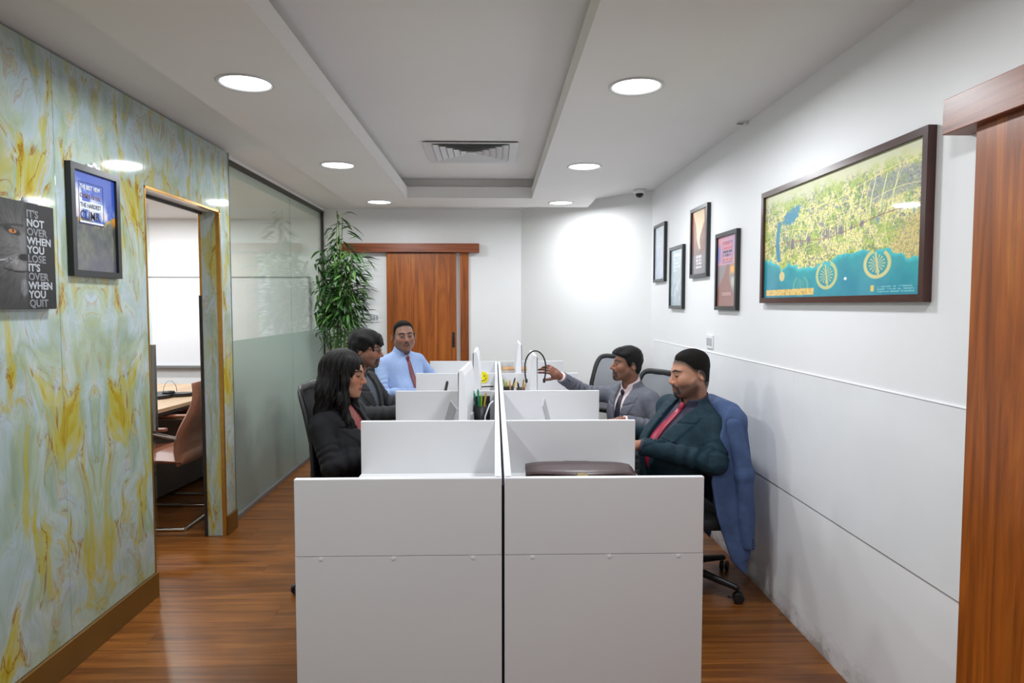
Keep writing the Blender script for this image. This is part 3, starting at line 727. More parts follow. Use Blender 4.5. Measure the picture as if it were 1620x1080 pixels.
def vnoise(u, v, sc, seed=0):
    r = np.random.RandomState(seed); g = r.rand(64, 64)
    x = u * sc; y = v * sc; xi = np.floor(x).astype(int); yi = np.floor(y).astype(int); fx = x - xi; fy = y - yi
    fx = fx * fx * (3 - 2 * fx); fy = fy * fy * (3 - 2 * fy)
    G = lambda a, b: g[a % 64, b % 64]
    return (G(xi, yi) * (1 - fx) + G(xi + 1, yi) * fx) * (1 - fy) + (G(xi, yi + 1) * (1 - fx) + G(xi + 1, yi + 1) * fx) * fy

def fbm(u, v, sc, seed=0, o=4):
    a = 0; w_ = 1; t = 0
    for k in range(o): a = a + w_ * vnoise(u, v, sc * 2 ** k, seed + k); t += w_; w_ *= .5
    return a / t

def ss(a, b, x): t = np.clip((x - a) / (b - a + 1e-12), 0, 1); return t * t * (3 - 2 * t)
def mixc(c, col, m): return c * (1 - m[:, None]) + np.asarray(col, float)[None, :] * m[:, None]

def print_mesh(name, w_, h_, nx, ny, fn, parent, material, y=0.0):
    us = np.linspace(0, 1, nx + 1); vs_ = np.linspace(0, 1, ny + 1)
    U, V = np.meshgrid(us, vs_); U = U.ravel(); V = V.ravel()
    me = bpy.data.meshes.new(name)
    co = np.stack([(U - .5) * w_, np.full_like(U, y), (V - .5) * h_], 1)
    i, j = np.meshgrid(np.arange(nx), np.arange(ny)); a = (j * (nx + 1) + i).ravel()
    F = np.stack([a, a + 1, a + nx + 2, a + nx + 1], 1)
    me.from_pydata(co.tolist(), [], F.tolist())
    at = me.attributes.new('Col', 'FLOAT_COLOR', 'POINT')
    c = s2l(np.clip(fn(U, V), 0, 255)); at.data.foreach_set('color', np.concatenate([c, np.ones((len(c), 1))], 1).astype(np.float32).ravel())
    me.update(); return link(name, me, material, parent)

def text_mesh(name, s, size, parent, material, loc, bold=0.0, align='LEFT', sx=1.0):
    cu = bpy.data.curves.new(name, 'FONT'); cu.body = s; cu.size = size; cu.align_x = align; cu.offset = bold; cu.resolution_u = 3; cu.extrude = 0.0003
    tmp = bpy.data.objects.new(name, cu); COL.objects.link(tmp); dg = bpy.context.evaluated_depsgraph_get()
    me = bpy.data.meshes.new_from_object(tmp.evaluated_get(dg)); bpy.data.objects.remove(tmp)
    o = link(name, me, material, parent, False, loc, (math.radians(90), 0, 0)); o.scale = (sx, 1, 1); return o

def framed(name, center, rz, w_, h_, fw, depth, fmat, label, fn, nx, ny, pm='print', cat='picture', group=None, tilt=0.0):
    c = empty(name, center, rz, label, cat, group)
    def bar(pts): return MB().prism(pts, 1, -depth, -.001)
    W, H = w_ / 2, h_ / 2; a, b = W - fw, H - fw
    for nm, pts in (('frame_top', [(-W, H), (W, H), (a, b), (-a, b)]), ('frame_bottom', [(-W, -H), (W, -H), (a, -b), (-a, -b)]), ('frame_side', [(-W, -H), (-a, -b), (-a, b), (-W, H)]), ('frame_side', [(W, -H), (a, -b), (a, b), (W, H)])):
        m = bar(pts); m.build(nm, fmat, c)
    MB().box(-a, a, -.006, -.001, -b, b).build('backing_board', M['black_frame'], c)
    print_mesh('print', 2 * a, 2 * b, nx, ny, fn, c, M[pm], -depth * .55)
    return c

# --- map
def map_fn(u, v):
    n = fbm(u * 1.8, v, 9, 3, 4); c = np.tile(np.array([[240, 230, 150.]]), (len(u), 1))
    c = mixc(c, (214, 214, 178), ss(.80, 1.0, v + .10 * (1 - u)))
    g = fbm(u * 2, v, 13, 11, 4); c = mixc(c, (172, 196, 78), ss(.48, .60, g) * ss(1.02, .80, v) * .85)
    g2 = fbm(u * 2, v, 42, 21, 3); c = mixc(c, (104, 138, 72), ss(.60, .70, g2) * ss(.95, .8, v) * ss(1.1, .6, u + .3 * (v < .5)) * .8)
    # built-up speckle
    sp = fbm(u * 2.2, v, 70, 31, 2); bl = fbm(u * 2, v, 6, 41, 2)
    c = mixc(c, (130, 126, 136), ss(.58, .66, sp) * ss(.30, .52, bl) * ss(.96, .84, v) * .9)
    c = mixc(c, (238, 226, 176), ss(.66, .78, fbm(u * 2.2, v, 60, 51, 2)) * ss(.9, .8, v) * .9)
    c = mixc(c, (120, 160, 176), ss(.74, .80, fbm(u * 2, v, 24, 61, 3)) * ss(.9, .7, v) * .8)
    # grey district at upper right and sand at lower right
    gd = ss(.16, .12, np.abs(u - .88)) * ss(.10, .07, np.abs(v - .76 - .10 * (u - .88)))
    c = mixc(c, (156, 160, 160), gd * (.55 + .4 * (vnoise(u * 2, v, 55, 71) > .5)))
    sand = ss(.80, .90, u + .5 * (.34 - v)) * ss(.56, .50, v) ; c = mixc(c, (226, 200, 128), sand * .85)
    c = mixc(c, (96, 120, 110), ss(.60, .66, fbm(u * 4, v * 2, 50, 63, 2)) * ss(.92, .8, v) * .45); c = mixc(c, (70, 90, 60), ss(.66, .70, fbm(u * 4, v * 2, 58, 65, 2)) * ss(.92, .8, v) * .4)
    # roads
    for (a0, a1, a2, col, wd) in ((.50, .10, .03, (150, 96, 80), .005), (.60, .16, .05, (240, 228, 150), .0035), (.78, .14, .03, (240, 226, 140), .0045), (.44, .06, -.04, (226, 206, 140), .003), (.66, -.10, .04, (236, 226, 160), .003), (.70, .22, -.03, (150, 150, 140), .0025)):
        yl = a0 + a1 * (u - .4) + a2 * np.sin(u * 9); c = mixc(c, col, ss(wd, wd * .4, np.abs(v - yl)))
    for k in range(9):
        xl = .08 + k * .1 + .05 * np.sin(v * 6 + k); c = mixc(c, (240, 228, 160), ss(.0035, .001, np.abs(u - xl)) * ss(.9, .8, v) * .8)
    for k in range(5):
        xl = .66 + k * .055 + .02 * np.sin(v * 8); c = mixc(c, (236, 240, 170), ss(.004, .001, np.abs(u - xl)) * ss(.58, .62, v) * ss(.86, .82, v))
    # skyline towers
    tw = (vnoise(u * 3, v * 0, 63, 81) > .62) & (np.abs(v - .50 - .10 * (u - .4)) < .015 + .045 * vnoise(u * 3, v * 0, 60, 82)) & (u > .22) & (u < .72)
    c = mixc(c, (110, 96, 124), tw * .8)
    # creek and lagoon
    cr = ss(.02, .012, np.abs(u - .135 - .015 * np.sin(v * 9))) * (v > .34) * (v < .72); lag = ss(1, .8, ((u - .235) / .07) ** 2 + ((v - .74 - .5 * (u - .235)) / .07) ** 2 + 2.6 * (g2 - .5))
    c = mixc(c, (60, 142, 170), np.maximum(cr, lag))
    # sea
    coast = np.interp(u, [0, .10, .16, .22, .37, .5, .63, .75, .86, .93, 1], [.385, .34, .27, .30, .25, .28, .325, .335, .315, .26, .215]) + .07 * (fbm(u * 2, v, 16, 91, 4) - .5)
    sea = ss(.004, -.004, v - coast); sc = np.stack([18 + 20 * n, 146 - 16 * (coast - v) / .3 + 22 * n, 160 + 10 * n], 1)
    sc = sc + 36 * ss(.05, 0, coast - v)[:, None]
    c = c * (1 - sea[:, None]) + sc * sea[:, None]
    def palm(cu, cv, ru, rv, op, turn):
        nonlocal c
        x = (u - cu) / ru; y = (v - cv) / rv; r = np.sqrt(x * x + y * y); a = np.arctan2(y, x)
        ringm = ss(.16, .09, np.abs(r - .90)) * (np.abs(((a - turn + np.pi) % (2 * np.pi)) - np.pi) > .45)
        fr_ = ss(.0, .5, np.cos(a * 15)) * (r < .62) * (r > .10); tr = (np.abs(x + .15 * y) < .07) * (np.abs(y) < .78)
        c = mixc(c, (214, 206, 140), np.clip(ringm + fr_ * .9 + tr, 0, 1) * op)
    palm(.505, .175, .070, .115, .9, 1.57); palm(.795, .225, .068, .105, 1.0, 1.4); palm(.32, .10, .06, .09, .35, 1.57)
    c = mixc(c, (222, 206, 150), ss(1, .7, ((u - .165) / .025) ** 2 + ((v - .20) / .05) ** 2))
    c = mixc(c, (236, 236, 236), ss(1, .6, ((u - .625) / .010) ** 2 + ((v - .135) / .014) ** 2))
    leg = (u > .02) & (u < .42) & (v > .018) & (v < .075); c = mixc(c, (232, 200, 120), leg * 1.0)
    lt = leg & (vnoise(u * 2, v, 60, 95) > .6) & (np.abs((v * 85) % 1 - .5) < .3); c = mixc(c, (170, 120, 60), lt * .7)
    ct = (u > .80) & (u < .97) & (v > .02) & (v < .07) & (np.abs((v * 60) % 1 - .5) < .22) & (vnoise(u * 2.5, v, 60, 97) > .4); c = mixc(c, (150, 206, 210), ct * .8)
    lg = (np.abs(u - .775) < .008) & (np.abs(v - .05) < .02); c = mixc(c, (226, 200, 90), lg * 1.0)
    return c
framed('framed_map', (XR, 2.755, 1.789), math.radians(-90), 1.315, .560, .026, .03, M['map_frame'], 'large framed aerial city map with teal sea and palm shaped islands', map_fn, 520, 230)

# --- small posters on the right wall
def p_grey(seed, top, bot):
    def f(u, v):
        c = np.array(bot, float)[None] * (1 - v[:, None]) + np.array(top, float)[None] * v[:, None]
        n = fbm(u, v, 6, seed, 4); c = c + (n - .5)[:, None] * 30
        c = mixc(c, (212, 222, 232), ss(.5, .62, fbm(u, v * 2, 8, seed + 5, 3)) * ss(.55, .40, v) * ss(.05, .2, v) * .7)
        for k in range(5):
            vl = .90 - k * .07; m = (np.abs(v - vl) < .018) & (u > .22) & (u < .50 + .30 * ((k * 7 + seed) % 3) / 2) & (vnoise(u, v * 0 + k, 40, seed + k) > .30); c = mixc(c, (226, 228, 232), m * .8)
        return c
    return f
def p_canyon(u, v):
    c = np.tile(np.array([[124, 84, 78.]]), (len(u), 1)); n = fbm(u, v, 7, 5, 4)
    c = c + (n - .5)[:, None] * 60; c = mixc(c, (178, 98, 70), ss(.4, .0, u) * ss(.3, .8, v) * .7)
    c = mixc(c, (112, 106, 112), ss(.42, .22, v))
    wd = .06 + .28 * ss(.40, 1.0, v); m = ss(.04, -.02, np.abs(u - .47 + .05 * np.sin(v * 14)) - wd + .1 * (n - .5)) * ss(.36, .42, v)
    c = mixc(c, (226, 200, 164), m)
    for k in range(4):
        vl = .27 - k * .055; mm = (np.abs(v - vl) < .016) & (u > .26) & (u < .66) & (vnoise(u, v * 0 + k, 40, 77 + k) > .25); c = mixc(c, (226, 214, 214), mm * .9)
    return c
def p_sunset(u, v):
    c = np.array([226, 150, 160.])[None] * (1 - u[:, None]) + np.array([190, 150, 190.])[None] * u[:, None]
    c = mixc(c, (140, 140, 206), ss(.35, .0, u) * ss(.55, .7, v) * ss(.95, .8, v)); c = mixc(c, (244, 178, 70), ss(.75, 1.0, u) * ss(.5, .56, v) * ss(.75, .62, v))
    n = fbm(u, v, 8, 9, 4)
    low = ss(.60, .58, v); c = mixc(c, (146, 132, 136), low)
    c = mixc(c, (246, 176, 80), ss(.62, .75, u) * ss(.60, .54, v) * ss(.42, .5, v)); c = mixc(c, (190, 190, 176), ss(.66, .8, u) * ss(.44, .38, v) * ss(.2, .34, v))
    path = ss(.06, 0, np.abs(u - .5 + .1 * np.sin(v * 7)) - (.06 + .5 * ss(.55, .0, v))) * low; c = mixc(c, (150, 98, 88), path * (.75 + .25 * n))
    fr_ = (np.abs(u - .52) < .27) & (np.abs(v - .77) < .15); ed_ = fr_ & ~((np.abs(u - .52) < .25) & (np.abs(v - .77) < .142)); c = mixc(c, (90, 80, 120), ed_ * .8)
    for k in range(5):
        vl = .885 - k * .055; m = (np.abs(v - vl) < .018) & (np.abs(u - .52) < .23) & (vnoise(u, v * 0 + k, 34, 177 + k) > .28); c = mixc(c, ((206, 90, 96), (206, 90, 96), (60, 60, 100), (60, 60, 100), (200, 110, 80))[k], m * .85)
    for k in range(3):
        c = mixc(c, (226, 190, 180), (np.abs(v - (.22 - .03 * k)) < .005) * (np.abs(u - .5) < .25) * .7)
    return c
zc1 = .23
framed('framed_poster', (XR, 5.58, 1.935), math.radians(-90), .37, .485, .024, .025, M['black_frame'], 'smallest-looking pale framed poster nearest the dome camera', p_grey(3, (206, 212, 224), (196, 204, 220)), 40, 60, group='motivational posters on the right wall')
framed('framed_poster', (XR, 5.05, 1.708), math.radians(-90), .375, .475, .024, .025, M['black_frame'], 'framed misty blue-grey poster hung low between two others', p_grey(8, (190, 204, 210), (160, 176, 188)), 40, 60, group='motivational posters on the right wall')
framed('framed_poster', (XR, 4.495, 1.925), math.radians(-90), .378, .478, .024, .025, M['black_frame'], 'framed poster of a dark canyon with a pale sky gap', p_canyon, 50, 70, group='motivational posters on the right wall')
framed('framed_poster', (XR, 3.955, 1.702), math.radians(-90), .368, .468, .024, .025, M['black_frame'], 'framed pink and orange sunset poster next to the city map', p_sunset, 60, 80, group='motivational posters on the right wall')

# --- mountain poster on the marble wall
def p_climb(u, v):
    c = np.array([52, 84, 168.])[None] * (1 - v[:, None]) + np.array([40, 72, 164.])[None] * v[:, None]
    cl = fbm(u * 1.4, v * 1.4, 5, 13, 4); band = ss(.50, .58, v) * ss(1.02, .80, v + .30 * u)
    c = mixc(c, (206, 206, 216), ss(.36, .56, cl) * band); c = mixc(c, (190, 170, 176), ss(.5, .7, cl) * ss(.48, .55, v) * ss(.66, .58, v) * .7)
    ridge = .50 + .05 * fbm(u, u * 0, 9, 15, 4) + .10 * ss(.62, 1.0, u) - .03 * ss(.3, .6, u)
    mt = ss(.006, -.006, v - ridge); n = fbm(u, v, 14, 17, 4)
    n2_ = fbm(u, v, 5, 19, 4); mc = np.stack([34 + 70 * n * n2_ * 1.6, 42 + 66 * n * n2_ * 1.5, 46 + 40 * n], 1); c = c * (1 - mt[:, None]) + mc * mt[:, None]
    c = mixc(c, (196, 150, 40), mt * ss(.07, .0, ridge - v) * ss(.45, .6, n) * .9); c = mixc(c, (200, 130, 30), mt * ss(.88, .98, u) * ss(.10, .02, ridge - v - .03))
    c = mixc(c, (96, 92, 104), mt * ss(.35, .05, v) * .55)
    return c
PW_, PH_ = .352, .467
c1 = framed('framed_poster', (XL, 2.955, 1.853), math.radians(90), PW_, PH_, .026, .026, M['black_frame'], 'black framed mountain poster reading the best view comes after the hardest climb', p_climb, 110, 140)
M['txt_white'] = mat('white_print', srgb(206, 210, 218), 0.6, var=0.01); M['txt_dark'] = mat('navy_print', srgb(40, 44, 74), 0.6, var=0.01)
M['txt_grey'] = mat('grey_print', srgb(120, 104, 130), 0.6, var=0.01); M['txt_pale'] = mat('faded_white_print', srgb(170, 174, 180), 0.6, var=0.15, vscale=40); M['txt_dim'] = mat('dim_grey_print', srgb(120, 122, 126), 0.6, var=0.2, vscale=40)
yf = -.0150
tl = empty('lettering', (0, yf, 0)); tl.parent = c1
bx_ = MB(); x0, x1, z0, z1 = -.112, .062, -.012, .165; t_ = .0022
bx_.box(x0, x1, -.0003, 0, z1 - t_, z1); bx_.box(x0, x0 + t_, -.0003, 0, z0, z1); bx_.box(x1 - t_, x1, -.0003, 0, z0, z1); bx_.box(x0, x1, -.0003, 0, z0, z0 + t_ * 3)
bx_.build('text_border', M['txt_dark'], tl)
MB().box(x0 + .004, x1 - .004, -.0002, 0, .052, .085).build('text_strip', M['txt_white'], tl); MB().box(x0 + .004, x1 - .004, -.0002, 0, -.008, .002).build('text_strip', M['txt_white'], tl)
text_mesh('text_line', 'THE BEST VIEW', .0255, tl, M['txt_white'], (x0 + .008, -.0006, .136), .0006, sx=.80)
text_mesh('text_line', 'COMES AFTER', .0255, tl, M['txt_grey'], (x0 + .008, -.0006, .100), .0006, sx=.88)
text_mesh('text_line', 'THE HARDEST', .0265, tl, M['txt_dark'], (x0 + .008, -.0006, .060), .0006, sx=.86)
text_mesh('text_line', 'CLIMB.', .052, tl, M['txt_dark'], (x0 + .006, -.0006, .010), .0004, sx=.92)
hk1 = empty('hook_with_glint', (XL, 2.965, 1.853 + PH_ / 2 + .004), math.radians(90), 'white adhesive hook with a modelled downlight reflection on top of the mountain poster', 'hook')
MB().box(-.045, .045, -.012, -.001, -.002, .012, bev=.004, seg=2).build('pad', M['white_plastic'], hk1); MB().ellipsoid((.0, -.010, .012), (.014, .010, .014), 14, 10).build('hook', M['white_plastic'], hk1, True)  # white pad stands in for the downlight reflection, the knob is the hook

# --- lion canvas
def p_lion(u, v):
    # the animal's half face fills the part left of the lettering
    u = u - .0875
    c = np.tile(np.array([[32, 30, 32.]]), (len(u), 1)); n = fbm(u, v, 9, 23, 5)
    x = (u - .63) ; y = v
    face = ss(.02, -.02, u - .615)
    cx, cy = .60, .56; dx = (u - cx) * .95; dy = v - cy; r = np.sqrt(dx * dx + dy * dy * .8); a = np.arctan2(dy, dx)
    hair = vnoise(a * 3.2 + r * .6, r * 1.4, 9, 29) * .6 + vnoise(a * 8, r * 2.2, 9, 31) * .4
    val = 38 + 52 * hair * ss(.75, .18, r) + 26 * ss(.34, .1, r)
    col = np.stack([val * 1.02, val, val * 1.0], 1)
    c = c * (1 - face[:, None]) + col * face[:, None]
    # brow, eye, muzzle, nose, mouth, chin
    c = mixc(c, (18, 16, 16), face * ss(1, .5, ((u - .475) / .095) ** 2 + ((v - .715 + .25 * (u - .475)) / .036) ** 2) * .9)
    c = mixc(c, (178, 112, 52), face * ss(1, .6, ((u - .480) / .042) ** 2 + ((v - .713) / .022) ** 2))
    c = mixc(c, (16, 12, 10), face * ss(1, .5, ((u - .485) / .014) ** 2 + ((v - .715) / .013) ** 2))
    c = mixc(c, (24, 22, 22), face * ss(.018, .004, np.abs(v - .770 - .15 * (u - .47) + .8 * (u - .47) ** 2)) * (np.abs(u - .47) < .12) * .7)
    c = mixc(c, (128, 128, 132), face * ss(1, .1, ((u - .575) / .05) ** 2 + ((v - .62) / .13) ** 2) * .45)
    c = mixc(c, (132, 130, 132), face * ss(1, .2, ((u - .53) / .10) ** 2 + ((v - .405) / .062) ** 2) * .55)
    c = mixc(c, (14, 13, 14), face * ss(1, .6, ((u - .585) / .062) ** 2 + ((v - .482) / .036) ** 2))
    c = mixc(c, (12, 11, 12), face * ss(.010, .003, np.abs(v - .345 - 1.3 * (u - .53) ** 2)) * (u > .38))
    c = mixc(c, (150, 154, 160), face * ss(1, .2, ((u - .575) / .05) ** 2 + ((v - .20) / .10) ** 2) * .6 * (.5 + hair))
    for k in range(6):
        wl_ = .41 + .02 * k + .25 * (u - .53) * (k - 2) * .5; c = mixc(c, (190, 190, 194), face * ss(.003, .0008, np.abs(v - wl_ + .06 * (.5 - u))) * (u > .30) * (u < .52) * .5)
    c = mixc(c, (84, 84, 88), ss(1, .3, ((u - .10) / .10) ** 2 + ((v - .70) / .10) ** 2) * .5 * (.4 + hair))
    return c
LW, LH = .52, .392; lc = empty('lion_canvas', (XL, 2.655 - LW / 2, 1.680), math.radians(90), 'dark canvas print of half a lion face beside grey motivational lettering', 'picture')
MB().box(-LW / 2, LW / 2, -.030, -.001, -LH / 2, LH / 2, bev=.003).build('canvas_block', M['black_frame'], lc)
print_mesh('print', LW - .002, LH - .002, 150, 120, p_lion, lc, M['canvas'], -.0306)
tl = empty('lettering', (0, -.0312, 0)); tl.parent = lc
words = ["IT'S", 'NOT', 'OVER', 'WHEN', 'YOU', 'LOSE', "IT'S", 'OVER', 'WHEN', 'YOU', 'QUIT']
zz = .155; 
for k, wd in enumerate(words):
    text_mesh('text_line', wd, .0385, tl, M['txt_dim'] if k in (0, 2, 5, 7, 10) else M['txt_pale'], (.106, 0, zz - .0120), .0012, sx=1.12)
    zz -= .0330
hk2 = empty('hook_with_glint', (XL, 2.655 - LW / 2 + .115, 1.680 + LH / 2), math.radians(90), 'grey round hook with a modelled light reflection at the top of the lion canvas', 'hook')
MB().lathe([(.016, 0), (.016, -.004), (.008, -.010)], 20).build('disc', M['grey_plastic'], hk2, True, (0, -.02, .006), (math.radians(-90), 0, 0)); MB().box(-.012, .07, -.026, -.001, 0, .006, bev=.002).build('clip', M['white_plastic'], hk2)  # grey disc is the hook, white bar stands in for a light reflection

# ------------------------------------------------------------------ bamboo plant in the far left corner
def plant():
    r = random.Random(5)
    root = empty('bamboo_plant', (-1.535, 6.66, 0), 0, 'tall leafy green bamboo plant in the corner by the glass partition', 'plant')
    MB().lathe([(.13, 0), (.17, .36), (.175, .38), (.16, .38), (.155, .34), (.01, .34)], 28).build('planter', M['terracotta'], root, True)
    MB().lathe([(.155, .335), (.08, .35), (.01, .352)], 20).build('soil', M['soil'], root, True)
    lv = {0: ([], []), 1: ([], [])}
    def leaf(p, d, L, wd, which, droop):
        d = d.normalized(); side = d.cross(Vector((0, 0, 1)));
        if side.length < .1: side = Vector((1, 0, 0))
        side.normalize(); side = (side + Vector((r.uniform(-.4, .4), r.uniform(-.4, .4), r.uniform(-.5, .5)))).normalized(); up = side.cross(d)
        V, F = lv[which]; b = len(V); q = p.copy(); dd = d.copy()
        prof = [.12, .75, 1.0, .8, .45, .02]
        for i, wv in enumerate(prof):
            V.append(q - side * wd * wv * .5 + up * wd * .12 * wv); V.append(q + Vector((0, 0, -.0))); V.append(q + side * wd * wv * .5 + up * wd * .12 * wv)
            dd = (dd + Vector((0, 0, -droop))).normalized(); q = q + dd * L / 5
        for i in range(5):
            for k in range(2): F.append((b + i * 3 + k, b + i * 3 + k + 1, b + i * 3 + 3 + k + 1, b + i * 3 + 3 + k))
    canes = 13
    for k in range(canes):
        a = r.uniform(0, 6.28); rr = r.uniform(.02, .11); top = r.uniform(1.6, 2.15)
        if k < 3: top = (2.36, 2.42, 2.28)[k]
        lean = Vector((r.uniform(-.12, .10), r.uniform(-.12, .12), 0))
        pts = []; N = 12
        for i in range(N + 1):
            t = i / N; pts.append(Vector((rr * math.cos(a), rr * math.sin(a), .33)) * 1 + lean * t * t + Vector((.012 * math.sin(t * 9 + k), .012 * math.cos(t * 7 + k), t * (top - .33))))
        MB().tube(pts, [lerp(.010, .004, i / N) for i in range(N + 1)], 7).build('cane', M['cane'], root, True)
        zs = 1.05 if k > 2 else 1.25
        nl = 112 if k > 2 else 70
        for j in range(nl):
            t = r.uniform((zs - .33) / (top - .33), 1.0) ** (.9); f = t * N; i = min(int(f), N - 1); p = pts[i].lerp(pts[i + 1], f - i)
            az = r.uniform(0, 6.28); z = p.z
            spread = 1.0 if 1.15 < z < 2.0 else .55
            el = r.uniform(-.45, .5)
            d = Vector((math.cos(az), math.sin(az), el)); br = r.uniform(.02, .17) * spread
            p2 = p + d * br
            p2.x = max(p2.x, -.22); p2.y = min(p2.y, .34)
            if z < 1.32: L, wd = r.uniform(.08, .16), .013
            else: L, wd = r.uniform(.10, .19), r.uniform(.020, .036)
            d2 = Vector((d.x, d.y, r.uniform(-.75, .55)))
            if p2.x + d2.x * L < -.255: d2.x = abs(d2.x) * .3
            if p2.y + d2.y * L > .40: d2.y = -abs(d2.y) * .3
            leaf(p2, d2, L, wd, 1 if r.random() < .25 else 0, r.uniform(.02, .20))
    for which, nm in ((0, 'foliage'), (1, 'young_foliage')):
        V, F = lv[which]; V = [v if v.z < 2.18 or v.z < ZC - .03 else Vector((v.x, v.y, ZC - .04)) for v in V]
        o = MB().add(V, F).build(nm, M['leaf' if which == 0 else 'leaf2'], root, True); o['kind'] = 'stuff'
    return root
plant()

# ------------------------------------------------------------------ implicit surfaces for people and cloth
F32 = np.float32
def V3(*a): return np.array(a, dtype=np.float64)
def length(a): return np.sqrt((a * a).sum(-1))
def smin(a, b, k):
    h = np.clip(0.5 + 0.5 * (b - a) / k, 0, 1); return b + (a - b) * h - k * h * (1 - h)
def smax(a, b, k): return -smin(-a, -b, k)
def rconet(P, a, b, ra, rb):
    a = np.asarray(a, float); b = np.asarray(b, float); ab = b - a; t = np.clip(((P - a) @ ab) / (ab @ ab), 0, 1)
    return length(P - a - t[:, None] * ab) - (ra + (rb - ra) * t), t
def rcone(P, a, b, ra, rb): return rconet(P, a, b, ra, rb)[0]
def ell(P, c, r):
    r = np.asarray(r, float); q = (P - np.asarray(c, float)) / r; k0 = length(q); k1 = length(q / r); return k0 * (k0 - 1) / np.maximum(k1, 1e-9)
def sph(P, c, r): return length(P - np.asarray(c, float)) - r
def wav(P, f, seed, n=4):
    r = np.random.RandomState(seed); o = 0
    for k in range(n):
        d = r.randn(3); d /= np.linalg.norm(d); o = o + np.sin(P @ d * f * (0.7 + 0.8 * r.rand()) + r.rand() * 6.28)
    return o / n

def sdf_mesh(name, fn, lo, hi, h, colfn=None, origin=(0, 0, 0), meshes=None):
    lo = np.asarray(lo, float); hi = np.asarray(hi, float); n = np.ceil((hi - lo) / h).astype(int) + 2
    B = 8; nb = np.ceil(n / B).astype(int); N = nb * B
    bi = np.stack(np.meshgrid(*[np.arange(k) for k in nb], indexing='ij'), -1).reshape(-1, 3)
    cen = lo + (bi * B + (B - 1) / 2) * h; dc = fn(cen)
    act = np.abs(dc) < B * h * 0.87 * 1.7 + 2 * h
    D = np.empty(tuple(N), F32)
    sg = np.where(dc < 0, -1.0, 1.0).reshape(tuple(nb)).astype(F32)
    D[:] = np.repeat(np.repeat(np.repeat(sg, B, 0), B, 1), B, 2)
    loc = np.stack(np.meshgrid(np.arange(B), np.arange(B), np.arange(B), indexing='ij'), -1).reshape(-1, 3)
    ab = bi[act]
    for s in range(0, len(ab), 800):
        g = (ab[s:s + 800, None, :] * B + loc[None]).reshape(-1, 3)
        D[g[:, 0], g[:, 1], g[:, 2]] = fn(lo + g * h)
    S = D < 0
    c = np.zeros(tuple(N - 1), np.int8)
    offs = [(i, j, k) for i in (0, 1) for j in (0, 1) for k in (0, 1)]
    sl = lambda o, m: slice(o, m - 1 + o)
    for o in offs: c += S[sl(o[0], N[0]), sl(o[1], N[1]), sl(o[2], N[2])]
    idx = np.argwhere((c > 0) & (c < 8)); ids = np.full(tuple(N - 1), -1, np.int32); ids[idx[:, 0], idx[:, 1], idx[:, 2]] = np.arange(len(idx))
    cv = np.stack([D[idx[:, 0] + o[0], idx[:, 1] + o[1], idx[:, 2] + o[2]] for o in offs], 1).astype(float)
    acc = np.zeros((len(idx), 3)); cnt = np.zeros(len(idx))
    for a in range(8):
        for b in range(a + 1, 8):
            d = np.abs(np.subtract(offs[a], offs[b]))
            if d.sum() != 1: continue
            m = (cv[:, a] < 0) != (cv[:, b] < 0); t = np.where(m, cv[:, a] / np.where(m, cv[:, a] - cv[:, b], 1), 0)
            acc += m[:, None] * (np.array(offs[a]) + t[:, None] * (np.array(offs[b]) - np.array(offs[a]))); cnt += m
    vert = lo + (idx + acc / cnt[:, None]) * h
    quads = []
    for ax in range(3):
        u, v = (ax + 1) % 3, (ax + 2) % 3
        A = [slice(None)] * 3; Bs = [slice(None)] * 3; A[ax] = slice(0, -1); Bs[ax] = slice(1, None)
        e = np.argwhere(S[tuple(A)] != S[tuple(Bs)]); e = e[(e[:, u] > 0) & (e[:, v] > 0) & (e[:, u] < N[u] - 1) & (e[:, v] < N[v] - 1)]
        ins = S[e[:, 0], e[:, 1], e[:, 2]]
        def cell(du, dv):
            q = e.copy(); q[:, u] += du; q[:, v] += dv; return ids[q[:, 0], q[:, 1], q[:, 2]]
        Q = np.stack([cell(-1, -1), cell(0, -1), cell(0, 0), cell(-1, 0)], 1); Q[~ins] = Q[~ins][:, ::-1]; quads.append(Q)
    Q = np.concatenate(quads); Q = Q[(Q >= 0).all(1)]
    col = colfn(vert) if colfn else None
    return vert, Q, col

def np_mesh(name, parts, origin, mat_, parent, color=False):
    vs = []; qs = []; cs = []; n = 0
    for v, q, c in parts:
        vs.append(v - np.asarray(origin)); qs.append(q + n); n += len(v)
        if color: cs.append(c)
    v = np.concatenate(vs); q = np.concatenate(qs); me = bpy.data.meshes.new(name)
    me.vertices.add(len(v)); me.vertices.foreach_set('co', v.astype(F32).ravel())
    me.loops.add(q.size); me.loops.foreach_set('vertex_index', q.astype(np.int32).ravel())
    me.polygons.add(len(q)); me.polygons.foreach_set('loop_start', np.arange(0, q.size, 4, dtype=np.int32))
    try: me.polygons.foreach_set('loop_total', np.full(len(q), 4, np.int32))
    except Exception: pass
    me.update(calc_edges=True); me.validate()
    if color:
        c = np.concatenate(cs); at = me.attributes.new('Col', 'FLOAT_COLOR', 'POINT'); at.data.foreach_set('color', np.concatenate([c, np.ones((len(c), 1))], 1).astype(F32).ravel())
    return link(name, me, mat_, parent, True)

